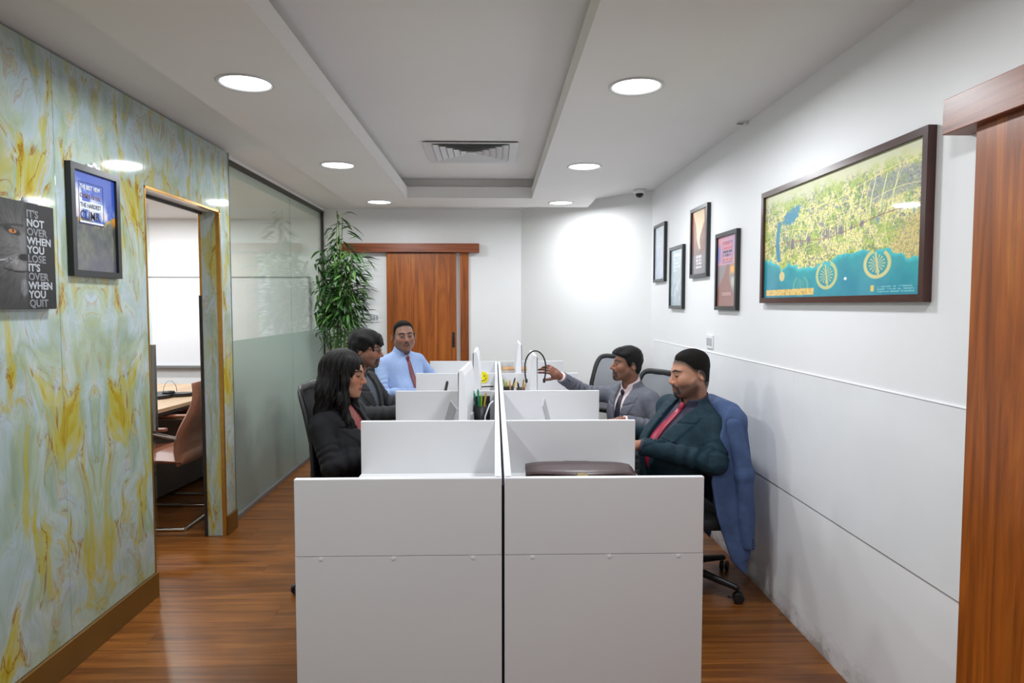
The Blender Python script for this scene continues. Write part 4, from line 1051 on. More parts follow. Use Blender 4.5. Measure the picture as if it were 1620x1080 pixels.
# ---- head -----------------------------------------------------------
def head_sdf(q, c):
    P = q.copy(); P[:, 0] = np.abs(P[:, 0]); fw = c.get('fat', 1.0)
    d = ell(P, (0, -.015, .038), (.075, .098, .084))
    d = smin(d, ell(P, (0, -.03, -.035), (.062 * fw, .066, .075)), .03)
    d = smin(d, ell(P, (0, .022, -.030), (.061 * fw, .066, .086)), .03)
    d = smin(d, rcone(P, (.050 * fw, -.005, -.052), (.016, .064, -.100), .021 * fw, .017), .03)
    d = smin(d, sph(P, (0, .080, -.100 - c.get('chin', 0)), .018), .022)
    d = smin(d, sph(P, (.036 * fw, .052, -.022), .028), .025)
    d = smin(d, rcone(P, (0, .082, .027), (.042, .068, .030), .011, .010), .02)
    d = smax(d, -sph(P, (.033, .106, .004), .022), .014)
    d = smin(d, sph(P, (.031, .0735, .003), .0138), .004)
    nz = c.get('nose', 1.0)
    d = smin(d, rcone(P, (0, .085, .016), (0, .101 + .010 * nz, -.027), .0078, .0126), .014)
    d = smin(d, sph(P, (.0115, .098, -.033), .0098), .008)
    d = smin(d, ell(P, (0, .073, -.066), (.032, .028, .030)), .02)
    d = smin(d, rcone(P, (0, .0965, -.0615), (.021, .085, -.0655), .0055, .003), .004)
    d = smin(d, rcone(P, (0, .0955, -.0735), (.018, .086, -.0700), .0068, .004), .004)
    if c.get('beard_vol', 0): d = smin(d, sph(P, (0, .080, -.108), .020), .02)
    # ear
    e = P - V3(.0815 + (fw - 1) * .06, -.030, -.006); ca, sa = math.cos(.25), math.sin(.25)
    e = np.stack([e[:, 0] - .35 * np.maximum(-e[:, 1], 0), e[:, 1] * ca - e[:, 2] * sa * -1 * -1, e[:, 2] * ca + e[:, 1] * sa], 1)
    de = ell(e, (0, 0, 0), (.0110, .0180, .032)); de = smax(de, -ell(e, (.0130, .003, .003), (.0095, .0110, .020)), .003)
    d = smin(d, de, .004)
    return d

def head_col(q, c):
    x, y, z = q[:, 0], q[:, 1], q[:, 2]; ax = np.abs(x); base = np.array(c['skin'], float); n = len(q)
    col = np.tile(base[None], (n, 1)); dark = np.array(c.get('hairc', (26, 20, 19)), float)
    col = col * (1 + .05 * wav(q, 90, 3)[:, None])
    col = mixc(col, base * V3(1.04, .86, .80), ss(.045, .0, np.abs(ax - .036)) * ss(.03, .0, np.abs(z + .025)) * (y > .03) * .5)
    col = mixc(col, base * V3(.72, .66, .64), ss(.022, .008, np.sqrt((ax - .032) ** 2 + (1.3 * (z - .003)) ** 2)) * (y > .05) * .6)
    # scalp shade where the hair is cropped short
    zl = np.interp(y, [-.11, -.055, -.030, .0, .035, .065, .10], c['hairline']); fade = c.get('fade', .012)
    col = mixc(col, dark * 1.2, ss(-fade, fade * .3, z - zl) * .9)
    # stubble / beard
    zb = np.interp(y, [-.035, -.01, .025, .06, .09], [-.005, -.020, -.044, -.050, -.046]); bm = ss(.016, -.010, z - zb) * ss(-.03, .005, y) * ss(-.150, -.118, z)
    col = mixc(col, dark * 1.3, bm * c.get('stubble', 0))
    mo = ss(.036, .026, ax) * ss(.0105, .005, np.abs(z + .0525 + .012 * (ax / .03) ** 2)) * (y > .06); col = mixc(col, dark, mo * c.get('moustache', 0))
    gt = ss(.027, .016, ax) * ss(-.080, -.087, z) * (y > .045) * ss(-.13, -.12, z); col = mixc(col, dark, gt * c.get('goatee', 0))
    gm = ss(.008, .004, np.abs(ax - .030)) * ss(-.050, -.056, z) * ss(-.1, -.09, z) * (y > .05); col = mixc(col, dark, gm * c.get('goatee', 0) * .8)
    # lips
    lm = ss(1.15, .85, (ax / .0245) ** 2 + ((z + .0672) / .0115) ** 2) * (y > .075); col = mixc(col, c.get('lips', base * V3(.78, .55, .52)), lm * .85)
    smile = c.get('smile', 0); col = mixc(col, base * .28, ss(.0022, .0008, np.abs(z + .0672 - smile * (ax / .025) ** 2 * .006)) * (ax < .024) * (y > .07) * .9)
    if smile: col = mixc(col, base * .55, ss(.003, .001, np.abs(z + .038 + 1.1 * (ax - .024))) * (ax > .024) * (ax < .044) * (y > .05) * .7)
    # nostril shade
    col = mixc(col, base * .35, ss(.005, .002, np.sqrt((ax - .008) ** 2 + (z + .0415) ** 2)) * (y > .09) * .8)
    # brows
    bz = .0285 + .0045 - ((ax - .034) / .022) ** 2 * .0065; bw = ss(.0064, .0036, np.abs(z - bz) * (1 + .25 * (ax > .045))) * ss(.008, .013, ax) * ss(.060, .052, ax) * (y > .035)
    col = mixc(col, dark, bw * c.get('brow', .92))
    # eyes
    eo = c.get('eye', .004); ex = (ax - .0315) / .0150; ez = (z - .0035 + .0008 * (eo < .003)) / eo
    em = ss(1.2, .8, ex ** 2 + ez ** 2) * (y > .05); gx = c.get('gaze', 0.0); col = mixc(col, (112, 100, 94), em * (eo > .003))
    ix = np.sqrt((x - np.sign(x) * .0315 - gx) ** 2 + (z - .0035) ** 2); col = mixc(col, (34, 22, 18), em * ss(.0072, .0055, ix) if eo > .003 else em)
    lash = ss(.0022, .0010, np.abs(z - .0035 - eo * np.sqrt(np.clip(1 - ex ** 2, 0, 1)))) * (np.abs(ex) < 1.05) * (y > .05); col = mixc(col, dark, lash * .85)
    return s2l(np.clip(col, 0, 255))

HL = [-.065, -.030, .030, -.005, .050, .074, .084]     # hairline height at the y stations used above

def hair_short(q, c):
    P = q.copy(); P[:, 0] = np.abs(P[:, 0])
    d0 = smin(ell(P, (0, -.015, .038), (.075, .098, .084)), ell(P, (0, -.03, -.035), (.062 * c.get('fat', 1), .066, .075)), .03)
    top, side = c.get('top', .012), c.get('side', .005); t = side + (top - side) * ss(.035, .095, q[:, 2] + .15 * q[:, 1] * c.get('quiff', 0))
    t = t + c.get('clump', .0015) * wav(q * V3(1, .5, 1.2), c.get('cf', 160), 11, 5) + c.get('quiff', 0) * .014 * ss(.03, .09, q[:, 1]) * ss(.05, .09, q[:, 2])
    zl = np.interp(q[:, 1], [-.11, -.055, -.030, .0, .035, .065, .10], c['hairline']) + .003 * wav(q, 260, 17, 3)
    if c.get('taper'): t = t * ss(-.004, .034, q[:, 2] - zl) + .0006
    return smax(d0 - t, (zl - q[:, 2]) * .75, .002 if c.get('taper') else .006)

def hair_fluffy(q, c):
    d = hair_short(q, dict(c, top=.030, side=.020, clump=.008, cf=85))
    P = q
    for (a, b, r0, r1) in (((.03, .07, .095), (.045, .105, .040), .020, .008), ((-.01, .075, .10), (.015, .112, .050), .020, .008), ((-.04, .065, .09), (-.03, .105, .048), .018, .008), ((.055, .04, .06), (.076, .062, .005), .018, .007), ((-.055, .04, .06), (-.076, .062, .005), .018, .007),
                           ((.06, -.07, .03), (.065, -.075, -.055), .024, .010), ((-.06, -.07, .03), (-.065, -.075, -.055), .024, .010), ((0, -.10, .02), (0, -.095, -.07), .024, .012)):
        d = smin(d, rcone(P, a, b, r0, r1) + .0025 * wav(q, 150, 5), .014)
    return d

def hair_long(q, c):
    P = q.copy(); P[:, 0] = np.abs(P[:, 0]); z = q[:, 2]
    d = ell(P, (0, -.020, .036), (.088, .112, .100))
    d = smin(d, rcone(P, (.040, -.055, .05), (.062, -.060, -.10), .058, .058), .04)
    d = smin(d, rcone(P, (.062, -.060, -.10), (.080, -.065, -.22), .058, .046), .04)
    d = smin(d, rcone(P, (0, -.085, .02), (0, -.085, -.20), .055, .045), .04)
    d = smin(d, rcone(P, (.060, .030, .075), (.083, .030, -.03), .022, .022), .03)
    d = smin(d, rcone(P, (.083, .030, -.03), (.090, .035, -.13), .022, .026), .03)
    d = smin(d, rcone(P, (.090, .030, -.13), (.085, .075, -.235), .028, .024), .03)
    d = smin(d, rcone(P, (.085, .075, -.235), (.065, .125, -.310), .024, .010), .03)
    d = smax(d, -ell(P, (0, .105, -.028), (.058, .070, .108)), .012)
    ang = np.arctan2(q[:, 1] + .02, q[:, 0]); wv = np.sin(ang * 42 + 5 * np.sin(z * 22)) * .0026 + np.sin(ang * 23 + 3 * np.sin(z * 16 + 1)) * .0045 + .005 * wav(q, 45, 9)
    part = .006 * ss(.010, .002, np.abs(q[:, 0])) * ss(.06, .10, z)
    return (d + wv * ss(.14, .02, z) + part) * .85

# ---- garments and body ----------------------------------------------
def hand_sdf(P, W, yd, zd, thumb, curls, spread=0.0, tcurl=.3):
    yd = np.asarray(yd, float); yd /= np.linalg.norm(yd); zd = np.asarray(zd, float); zd = zd - yd * (zd @ yd); zd /= np.linalg.norm(zd); xd = np.cross(yd, zd)
    q = (P - W) @ np.stack([xd, yd, zd], 1)
    q = q * V3(thumb, 1, 1)          # thumb now on +x
    d = ell(q, (0, .046, 0), (.041, .052, .0155)); d = smin(d, rcone(q, (0, -.028, 0), (0, .02, 0), .025, .026), .02)
    xs = (.030, .010, -.011, -.030); ln = (.070, .078, .072, .056); yb_ = (.084, .088, .085, .077)
    for k in range(4):
        p = V3(xs[k], yb_[k], 0); a = curls[k]; sp = spread * (1.5 - k) * .5; ang = .10
        for s_, fr_ in enumerate((.44, .31, .25)):
            ang += a * (1.0, 1.15, .8)[s_]; dr = V3(math.sin(sp) * math.cos(ang), math.cos(sp) * math.cos(ang), -math.sin(ang)); p2 = p + dr * ln[k] * fr_ * 1.05
            d = smin(d, rcone(q, p, p2, .0090 - .0008 * s_, .0084 - .0008 * s_), .005 if s_ else .010); p = p2
    p = V3(.026, .022, -.006); dr = V3(.68, .66, -.30); dr /= np.linalg.norm(dr); p2 = p + dr * .042; d = smin(d, rcone(q, p, p2, .0135, .0105), .014)
    dr2 = dr + V3(-tcurl, .25, -tcurl * .8); dr2 /= np.linalg.norm(dr2); p3 = p2 + dr2 * .026; d = smin(d, rcone(q, p2, p3, .0102, .0095), .005); d = smin(d, rcone(q, p3, p3 + (dr2 + V3(-tcurl, .2, -.1)) * .018, .0095, .0078), .005)
    return d

def person(label, c):
    H, N, HC = V3(*c['hip']), V3(*c['neck']), V3(*c['head']); org = (H[0], H[1], 0.0)
    root = empty('person', org, 0, label, 'person')
    fa = math.radians(c['chest']); u = (N - H) / np.linalg.norm(N - H); L = float(np.linalg.norm(N - H)); f = V3(math.cos(fa), math.sin(fa), 0); f = f - u * (f @ u); f /= np.linalg.norm(f); r = np.cross(f, u)
    A = np.stack([r, f, u], 1)
    T = lambda P: (P - H) @ A
    Wd = lambda p: H + A @ np.asarray(p, float)
    w_ = c.get('width', 1.0); belly = c.get('belly', 0.0); bust = c.get('bust', 0.0)
    def torso(t):
        q = t.copy(); q[:, 0] = np.abs(q[:, 0])
        d = ell(q, (0, 0, .02), (.168 * w_, .130, .125))
        d = smin(d, ell(q, (0, .018 + belly * .6, L * .40), (.150 * w_ + belly * .5, .112 + belly, .17)), .06)
        d = smin(d, ell(q, (0, .006, L - .185), (.168 * w_, .112, .165)), .06)
        d = smin(d, rcone(q, (0, -.024, L - .030), (.150 * w_, -.018, L - .080), .048, .052), .05)
        if bust: d = smin(d, sph(q, (.072, .085, L - .215), .062), .05)
        return d
    # head frame
    ya, pa = math.radians(c['yaw']), math.radians(c['pitch']); hf = V3(math.cos(ya) * math.cos(pa), math.sin(ya) * math.cos(pa), -math.sin(pa)); hr = V3(math.sin(ya), -math.cos(ya), 0); hu = np.cross(hr, hf)
    ro = math.radians(c.get('roll', 0)); hr, hu = hr * math.cos(ro) + hu * math.sin(ro), hu * math.cos(ro) - hr * math.sin(ro)
    RH = np.stack([hr, hf, hu], 1); hs_ = c.get('hscale', 1.0); Q = lambda P: (P - HC) @ RH / hs_; HW = lambda p: HC + RH @ np.asarray(p, float) * hs_
    nk0 = HW((0, -.022, -.055)); nk1 = Wd((0, -.018, L - .03)); nr = c.get('neckr', .055)
    def skin_head(P): return smin(head_sdf(Q(P), c) * hs_, rcone(P, nk0, nk1, nr, nr * 1.08), .022)
    hc = lambda P: head_col(Q(P), c)
    lo = np.minimum(HC - .165, nk1 - .07); hi = np.maximum(HC + .165, nk1 + .07)
    parts = [sdf_mesh('h', skin_head, lo, hi, c.get('hres', .003), hc)]
    # arms
    arms = []
    for side, key in ((1, 'R'), (-1, 'L')):
        e, wr_ = V3(*c['elbow' + key]), V3(*c['wrist' + key]); s_ = Wd((side * .172 * w_, -.014, L - .088)); arms.append((side, s_, e, wr_, c['hand' + key]))
    flat = s2l(np.array(c['skin'], float))
    def skincol(P): return np.tile((flat * 1.0)[None], (len(P), 1))
    for side, s_, e, wr_, hd in arms:
        fn = lambda P, wr_=wr_, hd=hd, side=side, e=e: hand_sdf(P, wr_, hd['y'], hd['z'], -side, hd.get('curl', (.35, .4, .42, .45)), hd.get('spread', .12), hd.get('tcurl', .3)) 
        def fold_col(P, c=c): 
            b = np.tile(np.array(c['skin'], float)[None] * V3(.92, .86, .84), (len(P), 1)); return s2l(b * (1 + .06 * wav(P, 160, 4)[:, None]))
        parts.append(sdf_mesh('hand', fn, wr_ - .21, wr_ + .21, .0030, fold_col))
    la = math.radians(c['legs']); lf = V3(math.cos(la), math.sin(la), 0); lr = V3(math.sin(la), -math.cos(la), 0)
    legs = []
    for side in (1, -1):
        hp = H + lr * side * .085 + V3(0, 0, -.03); kn = V3(H[0], H[1], 0) + lr * side * .13 + lf * .41 + V3(0, 0, .515); an = kn + lf * (-.03) + V3(0, 0, -.435) ; legs.append((hp, kn, an))
    def under(P):
        d = torso(T(P)) + .012
        for side, s_, e, wr_, hd in arms: d = smin(d, smin(rcone(P, s_, e, .040, .034), rcone(P, e, wr_, .034, .024), .015), .03)
        for hp, kn, an in legs: d = smin(d, smin(rcone(P, hp, kn, .066, .050), rcone(P, kn, an, .046, .034), .02), .03)
        return d
    pts = [H, N] + [p for a in arms for p in a[1:4]] + [p for l in legs for p in l]; lo = np.min(pts, 0) - .2; hi = np.max(pts, 0) + .2; hi[2] = min(hi[2], N[2] + .06)
    parts.append(sdf_mesh('under', under, lo, hi, .014, skincol))
    np_mesh('body', parts, org, M['skin'], root, True)
    # hair
    hfn = c.get('hairfn', hair_short); ext = .17 if hfn is not hair_long else .42
    v = sdf_mesh('hair', lambda P: hfn(Q(P), c) * hs_, HC - V3(.2, .2, ext), HC + V3(.2, .2, .18), c.get('hairres', .0035)); np_mesh('hair', [v], org, M[c.get('hairmat', 'hair')], root)
    # trousers and shoes
    def trous(P):
        d = ell(T(P), (0, -.0, .0), (.176 * w_, .138, .13))
        for hp, kn, an in legs: d = smin(d, smin(rcone(P, hp, kn, .082, .066), rcone(P, kn, an, .062, .052), .02), .04)
        return smax(d + .004 * wav(P * V3(1, 1, .6), 55, 8), .085 - P[:, 2], .004)
    pts = [H] + [p for l in legs for p in l]; np_mesh('trousers', [sdf_mesh('t', trous, np.min(pts, 0) - .2, np.max(pts, 0) + V3(.2, .2, .16), .011)], org, M[c['trousers']], root)
    for hp, kn, an in legs:
        def shoe(P, an=an):
            q = (P - V3(an[0], an[1], 0)) @ np.stack([lr, lf, V3(0, 0, 1)], 1); d = smin(rcone(q, (0, -.04, .05), (0, .15, .028), .042, .034), rcone(q, (0, -.02, .055), (0, 0, .115), .042, .042), .03)
            return smax(smax(d, .004 - q[:, 2], .006), q[:, 2] - .125, .004)
        np_mesh('shoe', [sdf_mesh('s', shoe, V3(an[0], an[1], 0) - V3(.25, .25, .02), V3(an[0], an[1], .16) + V3(.25, .25, 0), .007)], org, M['black_plastic'], root)
    # ---- shirt
    zb = c.get('vbot', .12)
    nkT = T(np.stack([nk0, nk1])); ax0 = nkT[1]; sl = (nkT[0] - nkT[1]) / max(nkT[0][2] - nkT[1][2], 1e-3)
    def neckring(t, R, th, z0, z1, tilt, slope=-.12):
        cx = ax0[0] + (t[:, 2] - ax0[2]) * sl[0]; cy = ax0[1] + (t[:, 2] - ax0[2]) * sl[1]
        rho = np.sqrt((t[:, 0] - cx) ** 2 + (t[:, 1] - cy) ** 2); k = (t[:, 1] - cy) / R
        return smax(smax(np.abs(rho - R - slope * (t[:, 2] - L)) - th, (z0 - tilt * .9 * k * .5) - t[:, 2], .003), t[:, 2] - (z1 - tilt * k), .003), k, t[:, 0] - cx
    jk = c.get('jacket')
    def sleeves(P, add, end, fold):
        d = None
        for i, (side, s_, e, wr_, hd) in enumerate(arms):
            k = (wr_ - e) / np.linalg.norm(wr_ - e); we = wr_ - k * end
            d1, t1 = rconet(P, s_, e, .056 + add, .047 + add); d2, t2 = rconet(P, e, we, .048 + add, .036 + add)
            ua = (e - s_) / np.linalg.norm(e - s_); wob = wav(P, 40, 31 + i, 3)
            d1 = d1 + fold * np.sin(t1 * 34 + 3 * wob + i) * ss(.25, 1.0, t1); d2 = d2 + fold * np.sin(t2 * 36 + 3 * wob) * ss(1.0, .05, t2)
            dd = smin(d1, d2, .02); dd = smax(dd, (P - we) @ k - .004, .004) if True else dd
            d = dd if d is None else np.minimum(d, dd)
        return d
    def shirt(P):
        t = T(P); d = torso(t) - .004
        if not jk: d = smin(d - .010 + .0060 * wav(P * V3(1, 1, .6), 40, 3), sleeves(P, .0, .02, .0060), .022)
        else: d = smax(d, -(t[:, 1] - .0), .004)
        d = smax(d, (zb - .10 if jk else -.04) - t[:, 2], .004)
        cr, k, x = neckring(t, nr * 1.05 + .012, .0042, L - .045, L + c.get('collar', .052), .034)
        cr = smax(cr, -(np.abs(x) - .003 - .60 * np.maximum(0, t[:, 2] - (L - .030))) - 10 * (k < .2), .002) if not c.get('round_neck') else cr + .05
        return smin(d, cr, .006)
    pts = [H, N] if jk else [H, N] + [p for a in arms for p in a[1:4]]
    lo, hi = np.min(pts, 0) - .28, np.max(pts, 0) + V3(.28, .28, .10); np_mesh(c.get('topname', 'shirt'), [sdf_mesh('sh', shirt, lo, hi, .0055)], org, M[c['shirt']], root)
    # ---- tie
    def front(x, z):
        ys = np.linspace(0, .3, 121); t = np.stack([np.full(121, x), ys, np.full(121, z)], 1); d = torso(t) - (.004 if jk else .014); i = np.argmax(d > 0); return ys[i]
    if c.get('tie'):
        rows = 16; vs = []; fs = []; ztop = L - .030
        for i in range(rows):
            k = i / (rows - 1); z = ztop - .02 - k * (ztop - c.get('tie_end', .10)); hw = .015 + .020 * k
            for th in (.010, .003):
                for s_ in (-1, 0, 1): vs.append(Wd((s_ * hw, front(0, z) + th - abs(s_) * .003, z)) - np.array(org))
        for i in range(rows - 1):
            a, b = i * 6, (i + 1) * 6
            for q in ((0, 1), (1, 2)): fs.append((a + q[0], a + q[1], b + q[1], b + q[0])); fs.append((a + 3 + q[0], b + 3 + q[0], b + 3 + q[1], a + 3 + q[1]))
            fs.append((a, b, b + 3, a + 3)); fs.append((a + 2, a + 5, b + 5, b + 2))
        fs.append((0, 3, 4, 1)); fs.append((1, 4, 5, 2)); n_ = (rows - 1) * 6; fs.append((n_, n_ + 1, n_ + 4, n_ + 3)); fs.append((n_ + 1, n_ + 2, n_ + 5, n_ + 4))
        tie = MB().add(vs, fs).build('tie', M[c['tie']], root, True)
        yk = front(0, ztop - .01) + .006
        kn_ = sdf_mesh('k', lambda P: smax(ell(T(P), (0, yk, ztop - .004), (.018, .011, .026)), (np.abs(T(P)[:, 0]) - .0095 - .28 * (T(P)[:, 2] - ztop + .025)), .003), Wd((0, yk, ztop)) - .05, Wd((0, yk, ztop)) + .05, .004)
        np_mesh('tie_knot', [kn_], org, M[c['tie']], tie)
    # ---- jacket
    if jk:
        vw = c.get('vwidth', .062)
        def jacket(P):
            t = T(P); ax = np.abs(t[:, 0]); z = t[:, 2]
            body = torso(t) - .017 + .004 * wav(P * V3(1, 1, .45), 42, 6) * ss(L - .05, L * .4, z)
            d = smin(body, sleeves(P, .008, .028, c.get('fold', .005)), .028)
            wv = vw * np.clip((z - zb) / (L - .02 - zb), 0, 1.25) ** .85
            lw = .075 * np.clip((z - zb) / .22, 0, 1); band = ss(-.002, .003, ax - wv) * ss(.004, -.003, ax - wv - lw) * (t[:, 1] > 0) * (z < L - .045)
            notch = ss(.003, .007, np.abs(z - (L - .112) - .30 * (ax - .06))); d = d - .0060 * band * notch
            d = smax(d, -np.maximum(ax - wv, np.maximum(.015 - t[:, 1], zb - z)), .004)
            co, k, x = neckring(t, nr + .026, .0065, L - .06, L + .036, .022, -.45); co = smax(co, t[:, 1] - ax0[1] - .052, .006)
            d = smin(d, co, .012); pk = (np.abs(t[:, 0] - (-.085)) < .045) & (np.abs(z - (L * .56)) < .006) & (t[:, 1] > 0)
            return smax(d + .0045 * pk, -.045 - z, .006)
        pts = [H, N] + [p for a in arms for p in a[1:4]]; np_mesh('jacket', [sdf_mesh('j', jacket, np.min(pts, 0) - .22, np.max(pts, 0) + V3(.22, .22, .12), c.get('jres', .0055))], org, M[jk], root)
        for side, s_, e, wr_, hd in arms:
            k = (wr_ - e) / np.linalg.norm(wr_ - e); a_ = wr_ - k * .06 - np.array(org); b_ = wr_ - k * .008 - np.array(org)
            MB().tube([a_, b_, b_ - k * .004], [.036, .0365, .030], 20).build('shirt_cuff', M[c.get('cuff', c['shirt'])], root, True)
            bt = np.cross(k, hd['z']); 
            for j in range(3):
                p = wr_ - k * (.045 + .013 * j) - np.array(org) + bt / np.linalg.norm(bt) * (-side) * .044; MB().ellipsoid(p, (.005, .005, .005), 8, 6).build('cuff_button', M['black_plastic'], root)
    return root, dict(Q=Q, HW=HW, T=T, Wd=Wd, L=L, org=np.array(org), front=front)

def plaid(name, base, line, rough=.75):
    t = NT(name); vec = t.mapping((1, 1, 1)); sx = t.n('ShaderNodeSeparateXYZ'); t.l(vec, sx.inputs[0])
    n = t.noise(vec, 26, 4, .6); col = t.mix(n.outputs[0], tuple(k * .45 for k in base[:3]), tuple(k * 1.6 for k in base[:3]))
    f1 = t.math('SINE', t.math('MULTIPLY', t.math('ADD', sx.outputs[0], sx.outputs[1]), 150)); f2 = t.math('SINE', t.math('MULTIPLY', sx.outputs[2], 150))
    mk_ = t.math('MULTIPLY', t.math('MAXIMUM', t.math('GREATER_THAN', f1, .72), t.math('GREATER_THAN', f2, .72)), .12)
    t.l(t.mix(mk_, col, line), t.p.inputs['Base Color']); t.p.inputs['Roughness'].default_value = rough; t.p.inputs['Specular IOR Level'].default_value = .2
    t.bump(t.noise(vec, 420, 3).outputs[0], .2, .002); return t.m
M['teal'] = plaid('teal_checked_wool', srgb(26, 46, 56), srgb(40, 68, 82))
M['greysuit'] = mat('grey_suit_wool', srgb(104, 106, 116), .8, var=.10, vscale=30, bump=.2, bscale=420, spec=.2)
M['blackwool'] = mat('black_suit_wool', srgb(20, 20, 24), .75, var=.2, vscale=24, bump=.2, bscale=420, spec=.25)
M['charcoal'] = mat('charcoal_suit_wool', srgb(48, 48, 50), .78, var=.15, vscale=24, bump=.2, bscale=420, spec=.25)
M['navy_shirt'] = mat('navy_shirt', srgb(26, 22, 48), .6, var=.1); M['pink_shirt'] = mat('pale_pink_shirt', srgb(226, 206, 210), .65, var=.04)
M['blue_shirt'] = mat('light_blue_cotton', srgb(146, 168, 210), .7, var=.06, vscale=60, bump=.1, bscale=500); M['red_top'] = mat('red_patterned_blouse', srgb(136, 58, 54), .6, var=.45, vscale=70)
M['slate_shirt'] = mat('slate_shirt', srgb(70, 78, 88), .7, var=.1)
M['crimson'] = mat('crimson_tie_silk', srgb(150, 24, 56), .38, var=.12, vscale=90, stretch=(1, 1, 3)); M['maroon'] = mat('maroon_tie_silk', srgb(112, 44, 48), .45, var=.12, vscale=60); M['navy_tie'] = mat('navy_tie_silk', srgb(22, 24, 40), .4, var=.1)
M['black_trousers'] = mat('black_trousers', srgb(24, 24, 28), .8, var=.12); M['blue_jacket'] = mat('blue_suit_wool', srgb(70, 88, 126), .8, var=.09, vscale=30, bump=.18, bscale=420, spec=.25)

DESKHAND = lambda s: {'y': (s, 0, -.10), 'z': (0, 0, 1), 'curl': (.30, .32, .34, .38)}
teal, tk = person('bearded man in teal checked jacket with crimson tie looking down at his desk', dict(
    hip=(.945, 3.52, .53), neck=(1.055, 3.485, .985), head=(1.028, 3.470, 1.137), chest=206, yaw=184, pitch=9, legs=180, belly=.045, width=1.10, neckr=.060, fat=1.10,
    skin=(176, 128, 104), hairline=[-.080, -.060, .016, .030, .070, .082, .084], collar=.044, fade=.030, top=.009, side=.0012, clump=.0008, stubble=.50, moustache=.95, goatee=.9, brow=.95, eye=.0028, nose=.5, hairmat='hair_crop', taper=1,
    elbowL=(1.095, 3.235, .715), wristL=(.720, 3.300, .792), handL=DESKHAND(-1), elbowR=(.985, 3.790, .735), wristR=(.700, 3.660, .792), handR=DESKHAND(-1),
    jacket='teal', shirt='navy_shirt', tie='crimson', trousers='black_trousers', vbot=.04, vwidth=.070, fold=.0065, hres=.0027, jres=.005))
woman, wk = person('woman with long black hair in a black blazer looking down at her desk', dict(
    hip=(-.775, 3.50, .53), neck=(-.818, 3.455, .985), head=(-.775, 3.445, 1.145), chest=-18, yaw=-4, pitch=10, legs=0, bust=1, width=.90, neckr=.048, hscale=.95, fat=.96, nose=.85,
    skin=(166, 116, 90), hairline=[-.065, -.03, .03, -.005, .050, .078, .088], hairfn=hair_long, stubble=0, lips=(132, 56, 60), brow=.85, eye=.0026,
    elbowR=(-.800, 3.250, .705), wristR=(-.500, 3.300, .788), handR=DESKHAND(1), elbowL=(-.74, 3.72, .72), wristL=(-.480, 3.63, .788), handL=DESKHAND(1),
    jacket='blackwool', shirt='red_top', topname='blouse', round_neck=True, trousers='black_trousers', vbot=.10, vwidth=.060, fold=.004, cuff='blackwool', hres=.0028))
man2, mk2 = person('man with thick tousled black hair, glasses and a charcoal blazer', dict(
    hip=(-.930, 4.64, .55), neck=(-.955, 4.610, 1.025), head=(-.888, 4.600, 1.192), chest=-20, yaw=2, pitch=8, legs=0, width=1.0, neckr=.054, hscale=.98,
    skin=(150, 104, 84), hairline=[-.085, -.060, .0, -.010, .040, .058, .062], hairfn=hair_fluffy, stubble=.30, moustache=.7, goatee=.95, eye=.0035, nose=1.15, hres=.0034, hairres=.004,
    elbowR=(-.880, 4.390, .770), wristR=(-.520, 4.430, .790), handR=DESKHAND(1), elbowL=(-.80, 4.88, .77), wristL=(-.52, 4.80, .79), handL=DESKHAND(1),
    jacket='charcoal', shirt='slate_shirt', trousers='black_trousers', vbot=.12, vwidth=.060))
man3, mk3 = person('smiling man in light blue shirt and maroon tie turned towards the camera', dict(
    hip=(-.790, 5.56, .55), neck=(-.775, 5.515, 1.100), head=(-.748, 5.480, 1.240), chest=-46, yaw=-72, pitch=1, roll=-4, legs=-5, belly=.05, width=1.10, neckr=.060, fat=1.15,
    skin=(134, 96, 80), hairline=[-.065, -.035, .030, .010, .078, .094, .100], top=.008, side=.004, clump=.001, fade=.016, stubble=.10, moustache=.30, smile=1, eye=.0042, gaze=-.002, hairmat='hair_crop', taper=1, hres=.0036, hairres=.004, hscale=1.02,
    elbowR=(-.890, 5.265, .790), wristR=(-.560, 5.300, .800), handR=DESKHAND(1), elbowL=(-.50, 5.76, .82), wristL=(-.42, 5.52, .795), handL=DESKHAND(1),
    shirt='blue_shirt', tie='maroon', trousers='black_trousers', tie_end=.14))
grey, gk = person('man in light grey suit and dark tie reaching out one hand over the desk', dict(
    hip=(1.000, 4.74, .52), neck=(.968, 4.715, .918), head=(.938, 4.695, 1.075), chest=214, yaw=184, pitch=-2, legs=185, width=1.02, neckr=.056, fat=1.0, hscale=.97,
    skin=(140, 96, 76), hairline=[-.080, -.050, .020, -.012, .052, .066, .074], top=.020, side=.009, clump=.0050, cf=135, quiff=1, stubble=.18, moustache=.95, goatee=.75, eye=.0038, nose=1.05, hres=.0032,
    elbowR=(.675, 4.900, .845), wristR=(.462, 4.735, .990), handR={'y': (-.75, -.15, .50), 'z': (-.50, -.42, .62), 'curl': (.22, .34, .46, .52), 'spread': .45, 'tcurl': .1},
    elbowL=(1.150, 4.490, .640), wristL=(.860, 4.430, .720), handL={'y': (-1, .1, -.05), 'z': (0, 0, 1)},
    jacket='greysuit', shirt='pink_shirt', tie='navy_tie', trousers='greysuit', vbot=.06, vwidth=.058, fold=.006))
